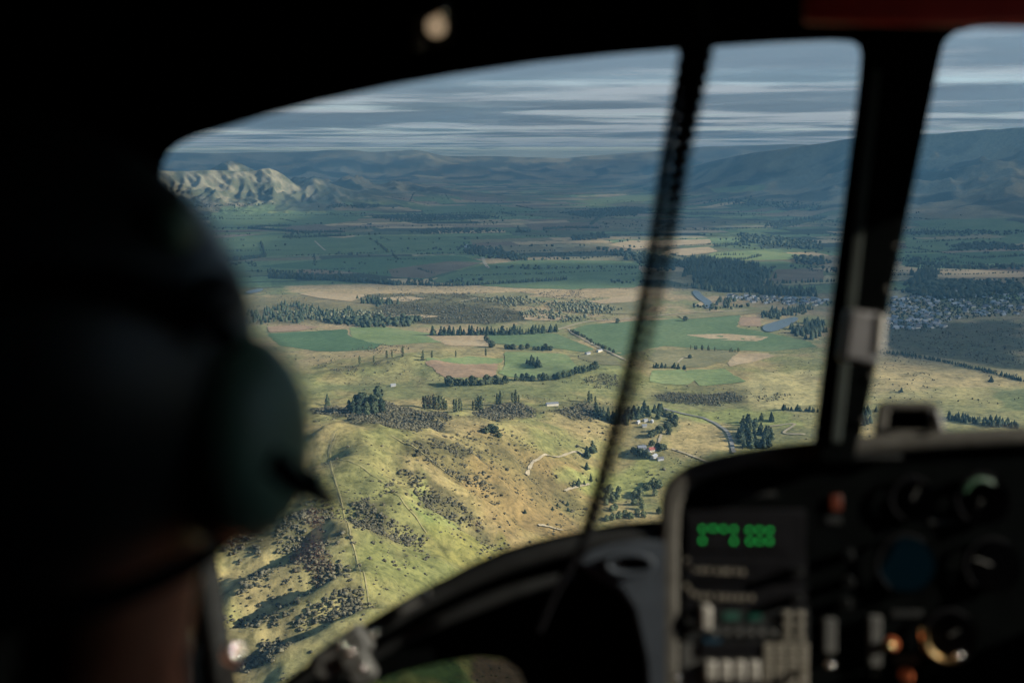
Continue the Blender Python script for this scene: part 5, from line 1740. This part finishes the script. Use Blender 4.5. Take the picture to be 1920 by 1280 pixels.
# ------------------------------------------------------------------ coiled cord hanging across the windscreen
path = catmull(np.array([(1312, 60), (1303, 110), (1288, 190), (1266, 300), (1247, 420), (1224, 540), (1200, 650), (1166, 780), (1132, 900), (1104, 992)], float), 40)
dist = np.linspace(1.16, 1.34, len(path))
P3 = [L(p[0], p[1], d) for p, d in zip(path, dist)]
s_ = np.concatenate([[0], np.cumsum([(b - a).length for a, b in zip(P3[:-1], P3[1:])])])
cord_at = P3[-1]
cord = rig('coiled_cord', cord_at, 'black coiled cord hanging across the windscreen from the roof', 'cord')
turns = 42
hp = []
for i in range(turns * 12 + 1):
    f_ = i / (turns * 12)
    d = f_ * s_[-1]
    p = Vector([np.interp(d, s_, [q_[k] for q_ in P3]) for k in range(3)])
    rad_ = 0.0165 * (1 - 0.45 * f_)
    a = i / 12 * 2 * math.pi
    hp.append(p + Vector((math.cos(a) * rad_, math.sin(a) * rad_ * 0.25, math.sin(a) * rad_)))
MB(cord_at).tube(hp, [0.0062 - 0.0018 * i_ / len(hp) for i_ in range(len(hp))], 6).build('coil', K_RUBBER, cord)
MB(cord_at).tube([P3[0] + Vector((0, 0.05, 0)), P3[0], P3[3]], [0.006, 0.009, 0.009], 8).build('plug', K_TRIM, cord)
MB(cord_at).tube([P3[-30], P3[-15], P3[-1], L(1078, 1045, 1.35), L(1040, 1110, 1.36), L(1010, 1180, 1.37)], 0.0055, 8).build('lead', K_RUBBER, cord)

# ------------------------------------------------------------------ instrument panel
DP = 1.42
pan_at = L(1600, 1300, DP)
panel = rig('instrument_panel', pan_at, 'black instrument panel with green digits, gauges and keypads', 'instrument panel')


def pbox(px, py, w_, h_, t_, name, mat, parent=None, d=DP, bevel=0.0015, rot=0):
    k_ = d / F
    return MB(pan_at).box(L(px, py, d - t_ / 2), (w_ * k_, h_ * k_, t_), Matrix.Rotation(R(rot), 3, 'Z')).build(name, mat, parent or panel, True, bevel)


def pcyl(px, py, rpx, t_, name, mat, parent=None, d=DP, n=20, taper=1.0):
    k_ = d / F
    return MB(pan_at).tube([L(px, py, d), L(px, py, d - t_)], [rpx * k_, rpx * k_ * taper], n).build(name, mat, parent or panel, True)


def roundpath(pts):
    return [tuple(p) for p in catmull(np.array(pts, float), 5)]


outer = roundpath([(1237,1400),(1237,1200),(1237,1000),(1239,940),(1250,905),(1275,881),(1312,863),(1370,848),(1450,835),(1550,824),(1700,811),(1850,803),(2100,795),(2330,800)]) + [(2380, 850), (2380, 1400)]
inner = [(2345, 1380), (2345, 870)] + roundpath([(2330,838),(2100,828),(1850,836),(1700,845),(1550,858),(1450,868),(1380,880),(1335,892),(1305,906),(1285,928),(1276,955),(1273,1010),(1272,1200),(1272,1380)])
MB(pan_at).plate([L(px, py, 1.40) for px, py in outer], 0.10, [[L(px, py, 1.40) for px, py in inner]]).build('shroud', K_RIM, panel, False, 0.008)
MB(pan_at).plate([L(px, py, DP) for px, py in outer], 0.01).build('face', K_BLACK, panel, False)
# radio with green digits
radio = pbox(1395, 1010, 225, 110, 0.012, 'radio', K_RUBBER)
pbox(1385, 1002, 190, 62, 0.002, 'display', K_RUBBER, radio, DP - 0.0125)
for px, py in [(1317,991),(1337,990),(1356,991),(1376,992),(1317,1013),(1376,1014),(1405,993),(1424,993),(1443,994),(1406,1014),(1424,1014),(1443,1014)]:
    MB(pan_at).ball(L(px, py, DP - 0.016), 0.0024, 1, 1, .5).build('green_digit', K_LED, radio)
pbox(1400, 926, 110, 9, 0.002, 'legend', K_TRIM)
pbox(1467, 867, 34, 13, 0.012, 'hood_highlight', K_RIM, None, 1.41)  # grey block in place of a highlight along the hood
pbox(1425, 872, 70, 10, 0.008, 'hood_streak', K_TRIM, None, 1.41)
pbox(1645, 856, 90, 9, 0.008, 'hood_streak', K_TRIM, None, 1.41)  # paler bar standing for the hood's other highlight
# two rows of small pale characters
for row_y, ends in ((1068, [(1288,1050),(1296,1060),(1306,1066),(1317,1068),(1329,1068),(1345,1070),(1358,1070),(1366,1070),(1381,1070),(1393,1072)]), (1118, [(1288,1098),(1297,1110),(1307,1115),(1319,1117),(1331,1117),(1349,1119),(1360,1119),(1372,1120),(1385,1120),(1396,1120),(1410,1120)])):
    unit = pbox(1395, row_y, 230, 42, 0.01, 'radio_unit', K_RUBBER)
    for px, py in ends:
        pbox(px, py, 7, 9, 0.0015, 'character', K_BEIGE, unit, DP - 0.0105, 0)
    pcyl(1495, row_y + 3, 10, 0.018, 'knob', K_TRIM, unit, DP - 0.0105, 16, 0.85)
# audio panel: lever, small keys, screens
audio = pbox(1398, 1172, 232, 62, 0.01, 'audio_panel', K_TRIM)
pbox(1323, 1156, 19, 44, 0.02, 'lever', K_IVORY, audio, DP - 0.01, 0.003)
pcyl(1297, 1157, 14, 0.015, 'knob', K_TRIM, audio, DP - 0.01)
pbox(1372, 1154, 30, 13, 0.002, 'screen', K_LCD, audio, DP - 0.0105, 0)
pbox(1416, 1156, 24, 11, 0.002, 'screen', K_LCD, audio, DP - 0.0105, 0)
for i in range(2):
    for j in range(3):
        pbox(1476 + 24 * i, 1152 + 20 * j, 15, 12, 0.006, 'key', K_BEIGE, audio, DP - 0.0105)
for i in range(6):
    pbox(1340 + 22 * i, 1186, 12, 10, 0.005, 'key', K_GREY, audio, DP - 0.0105)
# keypad unit
kp = pbox(1395, 1250, 236, 92, 0.012, 'keypad_unit', K_GREY)
pbox(1336, 1203, 32, 15, 0.002, 'screen', K_CYAN, kp, DP - 0.0125, 0)
pbox(1375, 1217, 120, 26, 0.003, 'display', K_RUBBER, kp, DP - 0.0125, 0)
for i in range(4):
    pbox(1332 + 27 * i, 1256, 21, 36, 0.010, 'key', K_IVORY, kp, DP - 0.0125, 0.003)
for i in range(4):
    for j in range(5):
        pbox(1440 + 22 * i, 1212 + 17 * j, 17, 13, 0.006, 'key', K_BEIGE, kp, DP - 0.0125)
# switch levers with bright tips
for px, py, h_ in ((1555,1190,62), (1640,1200,92)):
    sw = pbox(px, py, 22, h_, 0.012, 'switch_guard', K_GREY)
    pcyl(px, py + h_ * 0.55 + 12, 8, 0.02, 'switch_tip', K_CHROME, sw, DP - 0.002, 12, 0.7)
MB(pan_at).ball(L(1557, 1246, 1.385), 0.0065).build('switch_glint_ball', K_CHROME, panel)  # polished ball added to catch a sun glint below the switch
pbox(1568, 942, 20, 28, 0.006, 'warning_lamp', K_ORANGE)
pbox(1562, 975, 30, 14, 0.003, 'legend', K_TRIM)


def gauge(px, py, rp, face, needle=None):
    g_ = pcyl(px, py, rp * 1.12, 0.008, 'gauge', K_TRIM, None, DP, 32)
    pcyl(px, py, rp, 0.001, 'dial', face, g_, DP - 0.0085, 32)
    if needle is not None:
        a = R(needle)
        MB(pan_at).tube([L(px, py, DP - 0.012), L(px + rp * .75 * math.cos(a), py - rp * .75 * math.sin(a), DP - 0.012)], [0.002, 0.001], 6).build('needle', K_GREY, g_)
    ring = [L(px + rp * 1.06 * math.cos(a), py + rp * 1.06 * math.sin(a), DP - 0.009) for a in np.linspace(0, 2 * math.pi, 33)]
    MB(pan_at).tube(ring, 0.003, 6, False).build('bezel', K_RUBBER, g_)
    return g_


gauge(1697, 1056, 50, K_CYAN)
g2 = gauge(1840, 935, 44, K_RUBBER, 250)
arc = [L(1840 + 36 * math.cos(a), 935 - 36 * math.sin(a), DP - 0.011) for a in np.linspace(0.5, 2.7, 14)]
MB(pan_at).tube(arc, 0.004, 6).build('green_arc', K_GARC, g2)
gauge(1858, 1058, 46, K_TRIM, 160)
gauge(1710, 935, 38, K_RUBBER, 60)
gauge(1780, 1190, 44, K_RUBBER, 30)
arcb = [L(1780 + 48 * math.cos(a), 1190 + 48 * math.sin(a), DP - 0.016) for a in np.linspace(1.1, 3.4, 16)]
MB(pan_at).tube(arcb, 0.006, 8).build('brass_ring', K_BRASS, panel)
MB(pan_at).ball(L(1797, 1229, 1.385), 0.0075).build('ring_glint_ball', K_CHROME, panel)  # steel ball added for the glint on the brass ring
kb = pcyl(1672, 1206, 13, 0.022, 'push_button', K_ORP, None, DP, 16, .8)
MB(pan_at).ball(L(1668, 1210, 1.385), 0.0065).build('button_glint_ball', K_BRASS, panel)  # brass ball added to throw a warm glint
kb = pcyl(1698, 1264, 13, 0.022, 'push_button', K_ORP, None, DP, 16, .8)
MB(pan_at).ball(L(1268, 1270, 1.37), 0.006).build('corner_stud', K_CHROME, panel)
for px, py in ((1590,1040),(1590,1090),(1585,1130)):
    pcyl(px, py, 11, 0.02, 'knob', K_TRIM, None, DP, 14, .85)
pbox(1775, 978, 70, 10, 0.003, 'legend', K_TRIM)
pbox(1700, 1150, 60, 14, 0.003, 'legend', K_TRIM)
pbox(1700, 1236, 46, 14, 0.003, 'legend', K_GREY)

# ------------------------------------------------------------------ compass box on the panel hood
cmp_at = L(1700, 812, 1.44)
comp = rig('compass', cmp_at, 'small boxy compass standing on the panel hood beside the post', 'compass')
cb = MB(cmp_at)
cb.plate([L(px, py, 1.42) for px, py in [(1636,826),(1644,762),(1652,752),(1740,752),(1760,757),(1770,826)]], 0.06, [[L(px, py, 1.42) for px, py in [(1662,806),(1668,768),(1738,768),(1744,806)]]])
cb.build('housing', K_RIM, comp, False, 0.004)
MB(cmp_at).plate([L(px, py, 1.45) for px, py in [(1654,812),(1660,762),(1746,762),(1752,812)]], 0.004).build('card', K_RUBBER, comp, False)
MB(cmp_at).tube([L(1752, 770, 1.40), L(1762, 805, 1.40)], 0.007, 10).build('side_highlight', K_PALE, comp)  # pale tube in place of the bright highlight on this side
MB(cmp_at).box(L(1702, 828, 1.44), (0.12, 0.012, 0.05)).build('foot', K_TRIM, comp, True, 0.003)

# ------------------------------------------------------------------ the pilot
HEAD = CLOC + CROT @ L(40, 665, 0.66)
K_SKIN = plain('skin', (0.56, 0.20, 0.095), 0.55, 0, 0.12, 40)
K_JACK = plain('dark_jacket', (0.018, 0.018, 0.022), 0.85, 0, 0.3, 60, 0.2)
K_SHELL = plain('helmet_olive', (0.014, 0.017, 0.015), 0.45, 0, 0.2, 12, 0.5)
K_CUP = plain('earcup_green', (0.17, 0.27, 0.18), 0.45, 0, 0.15, 14, 0.5)
person = empty('person', HEAD - Vector((0, 0, 0.86)))
tag(person, 'person in a dark jacket and olive flight helmet, seen from behind, facing the windscreen', 'person')
PO = person.location.copy()


def skin_mesh(name, chain, mat, levels=2):
    """chain: {joint: (offset from the head centre, radius x, radius y, parent)}"""
    me_ = bpy.data.meshes.new(name)
    names = list(chain)
    ix = {n: i for i, n in enumerate(names)}
    V = [tuple(HEAD + Vector(chain[n][0]) - PO) for n in names]
    E = [(ix[n], ix[chain[n][3]]) for n in names if chain[n][3]]
    me_.from_pydata(V, E, [])
    me_.materials.append(mat)
    o = link(name, me_, person)
    o.modifiers.new('skin', 'SKIN')
    for i, n in enumerate(names):
        sv = me_.skin_vertices[0].data[i]
        sv.radius = (chain[n][1], chain[n][2])
        sv.use_root = n == 'pelvis'
    o.modifiers['skin'].use_smooth_shade = True
    s_ = o.modifiers.new('sub', 'SUBSURF'); s_.levels = levels; s_.render_levels = levels
    return o


NX = 0.075
chain = {'pelvis': ((NX, -.05, -.80), .15, .12, None), 'belly': ((NX, -.06, -.66), .13, .11, 'pelvis'), 'chest': ((NX, -.05, -.50), .15, .115, 'belly'),
 'collar': ((.03, -.03, -.38), .09, .08, 'chest'), 'neck0': ((.03, -.01, -.27), .058, .06, 'collar'), 'neck1': ((.062, 0.0, -.12), .06, .062, 'neck0'),
 'head0': ((NX * .3, .015, -.04), .075, .085, 'neck1'), 'head1': ((0, .02, .05), .078, .092, 'head0'), 'head2': ((0, .015, .10), .05, .06, 'head1'),
 'jaw': ((0, .075, -.075), .035, .035, 'head0'), 'nose': ((0, .118, -.005), .012, .014, 'head0')}
for s, nm in ((-1, 'l'), (1, 'r')):
    chain.update({'sh' + nm: ((NX + s * .17, -.03, -.40), .06, .06, 'collar'), 'ua' + nm: ((NX + s * .21, 0.0, -.48), .05, .05, 'sh' + nm), 'el' + nm: ((NX + s * .22, .06, -.55), .042, .042, 'ua' + nm),
      'fa' + nm: ((NX + s * .18, .20, -.58), .038, .038, 'el' + nm), 'wr' + nm: ((NX + s * .15, .32, -.58), .026, .022, 'fa' + nm), 'pa' + nm: ((NX + s * .145, .38, -.58), .036, .017, 'wr' + nm),
      'hi' + nm: ((NX + s * .10, .0, -.84), .09, .085, 'pelvis'), 'th' + nm: ((NX + s * .12, .22, -.82), .075, .075, 'hi' + nm), 'kn' + nm: ((NX + s * .13, .42, -.80), .058, .058, 'th' + nm),
      'sn' + nm: ((NX + s * .13, .50, -1.02), .05, .05, 'kn' + nm), 'an' + nm: ((NX + s * .12, .58, -1.24), .036, .038, 'sn' + nm), 'to' + nm: ((NX + s * .12, .74, -1.27), .035, .028, 'an' + nm)})
    for k, (fx, ln) in enumerate(((-.027, .058), (-.009, .068), (.009, .063), (.026, .048))):
        chain['f%d%s' % (k, nm)] = ((NX + s * .145 + fx, .415, -.583), .0095, .0095, 'pa' + nm)
        chain['g%d%s' % (k, nm)] = ((NX + s * .145 + fx * 1.1, .415 + ln * .55, -.592), .0085, .0085, 'f%d%s' % (k, nm))
        chain['h%d%s' % (k, nm)] = ((NX + s * .145 + fx * 1.1, .415 + ln * .75, -.618), .0075, .0075, 'g%d%s' % (k, nm))
    chain['t0' + nm] = ((NX + s * .145 - s * .042, .375, -.592), .011, .011, 'pa' + nm)
    chain['t1' + nm] = ((NX + s * .145 - s * .048, .41, -.606), .009, .009, 't0' + nm)
skin_mesh('body', chain, K_SKIN)
jc = {k: (v[0], v[1] * 1.14 + .008, v[2] * 1.14 + .008, v[3]) for k, v in chain.items() if k in ('pelvis', 'belly', 'chest', 'collar', 'shl', 'ual', 'ell', 'fal', 'shr', 'uar', 'elr', 'far', 'hil', 'thl', 'knl', 'snl', 'hir', 'thr', 'knr', 'snr')}
skin_mesh('jacket', jc, K_JACK)

# helmet: shell with a flared ear bulge on each side, rolled edge, earcup, visor cover, microphone boom
bm = bmesh.new()
bmesh.ops.create_uvsphere(bm, u_segments=48, v_segments=32, radius=1)
for v in bm.verts:
    a = Vector(v.co)
    x_, y_, z_ = a
    sx = 0.150 * (1 - 0.10 * max(0, z_) ** 2)
    v.co = Vector((x_ * sx, y_ * 0.172, z_ * 0.158))
    if z_ < 0:
        v.co.z = z_ * 0.185
        v.co.y *= 1 - 0.10 * (-z_)
cut = [f for f in bm.faces if f.calc_center_median().z < -0.125 or (f.calc_center_median().z < 0.03 and f.calc_center_median().y > 0.085)]
bmesh.ops.delete(bm, geom=cut, context='FACES')
me = bpy.data.meshes.new('helmet'); bm.to_mesh(me); bm.free(); me.materials.append(K_SHELL)
me.polygons.foreach_set('use_smooth', [True] * len(me.polygons))
helmet = link('helmet', me, person)
helmet.location = HEAD - PO
sm = helmet.modifiers.new('thick', 'SOLIDIFY'); sm.thickness = 0.012; sm.offset = -1
HB = HEAD


class WB(MB):                      # same builder, but in world axes about the head
    pass


def hb():
    return MB(Vector((0, 0, 0)))


h_ = hb(); h_.tube([Vector((0.135 * math.cos(a), 0.150 * math.sin(a), -0.122)) for a in np.linspace(0.9, 2 * math.pi + 0.1 - 2.9 + 2.9, 40) if True], 0.008, 8)
h_.build('edge_roll', K_RUBBER, helmet)
# earcup facing right and a little back
axis = CROT @ Vector((0.93, -0.02, 0.36))
axis.normalize()
cup_c = CLOC + CROT @ L(466, 822, 0.645) - HEAD
rot = axis.to_track_quat('Z', 'Y').to_matrix()
bm = bmesh.new()
prof = [(0.0, 0.056), (0.02, 0.060), (0.038, 0.057), (0.051, 0.047), (0.059, 0.028), (0.061, 0.0)]
rings = []
for zz, rr2 in prof:
    rings.append([bm.verts.new(cup_c + rot @ Vector((rr2 * math.cos(k * math.pi / 14) * 0.9, rr2 * math.sin(k * math.pi / 14) * 1.18, zz - 0.03))) for k in range(28)])
for r0, r1 in zip(rings[:-1], rings[1:]):
    for k in range(28):
        bm.faces.new((r0[k], r0[(k + 1) % 28], r1[(k + 1) % 28], r1[k]))
bmesh.ops.remove_doubles(bm, verts=bm.verts[:], dist=1e-5)
bmesh.ops.recalc_face_normals(bm, faces=bm.faces[:])
me = bpy.data.meshes.new('earcup'); bm.to_mesh(me); bm.free(); me.materials.append(K_CUP)
me.polygons.foreach_set('use_smooth', [True] * len(me.polygons))
link('earcup', me, helmet)


def HL(px, py, d):
    return CLOC + CROT @ L(px, py, d) - HEAD


hb().tube([HL(500, 860, .62), HL(548, 898, .64), HL(590, 922, .69), HL(618, 938, .74)], [.010, .009, .008, .007], 10).build('microphone_boom', K_RUBBER, helmet)
hb().ball(HL(575, 905, .67), 0.012).build('boom_pivot', K_RUBBER, helmet)
hb().ball(HL(410, 560, .60), 0.018, 1, 1.5, 1).build('shell_highlight', K_PALE, helmet)  # pale ball standing for a faint highlight on the shell
hb().ball(HL(322, 425, .60), 0.016, 1, 1.4, 1).build('shell_highlight_upper', K_CUP, helmet)  # lighter ball standing for the shell's upper highlight
hb().tube([HL(430, 640, .60), HL(350, 560, .56), HL(200, 520, .52), HL(20, 520, .50)], .008, 8).build('helmet_strap', K_RUBBER, helmet)
hb().tube([HL(360, 1215, .66), HL(352, 1250, .66), HL(362, 1300, .66)], .003, 6).build('collar_edge', K_IVORY, person).location = HEAD - PO

# ------------------------------------------------------------------ tell the members of small rows apart
ORD = ['first', 'second', 'third', 'fourth', 'fifth', 'sixth', 'seventh', 'eighth', 'ninth', 'tenth', 'eleventh', 'twelfth', 'thirteenth', 'fourteenth', 'fifteenth', 'sixteenth']
members = {}
for o in COL.objects:
    if o.parent is None and o.get('group') and o.get('category') == 'tree':
        members.setdefault(o['label'], []).append(o)
for lab, obs in members.items():
    if 2 <= len(obs) <= 16 and len(lab.split()) <= 12:
        for k, o in enumerate(sorted(obs, key=lambda q_: q_.location.x / q_.location.y)):
            o['label'] = lab + ', ' + ORD[k] + ' from the left'
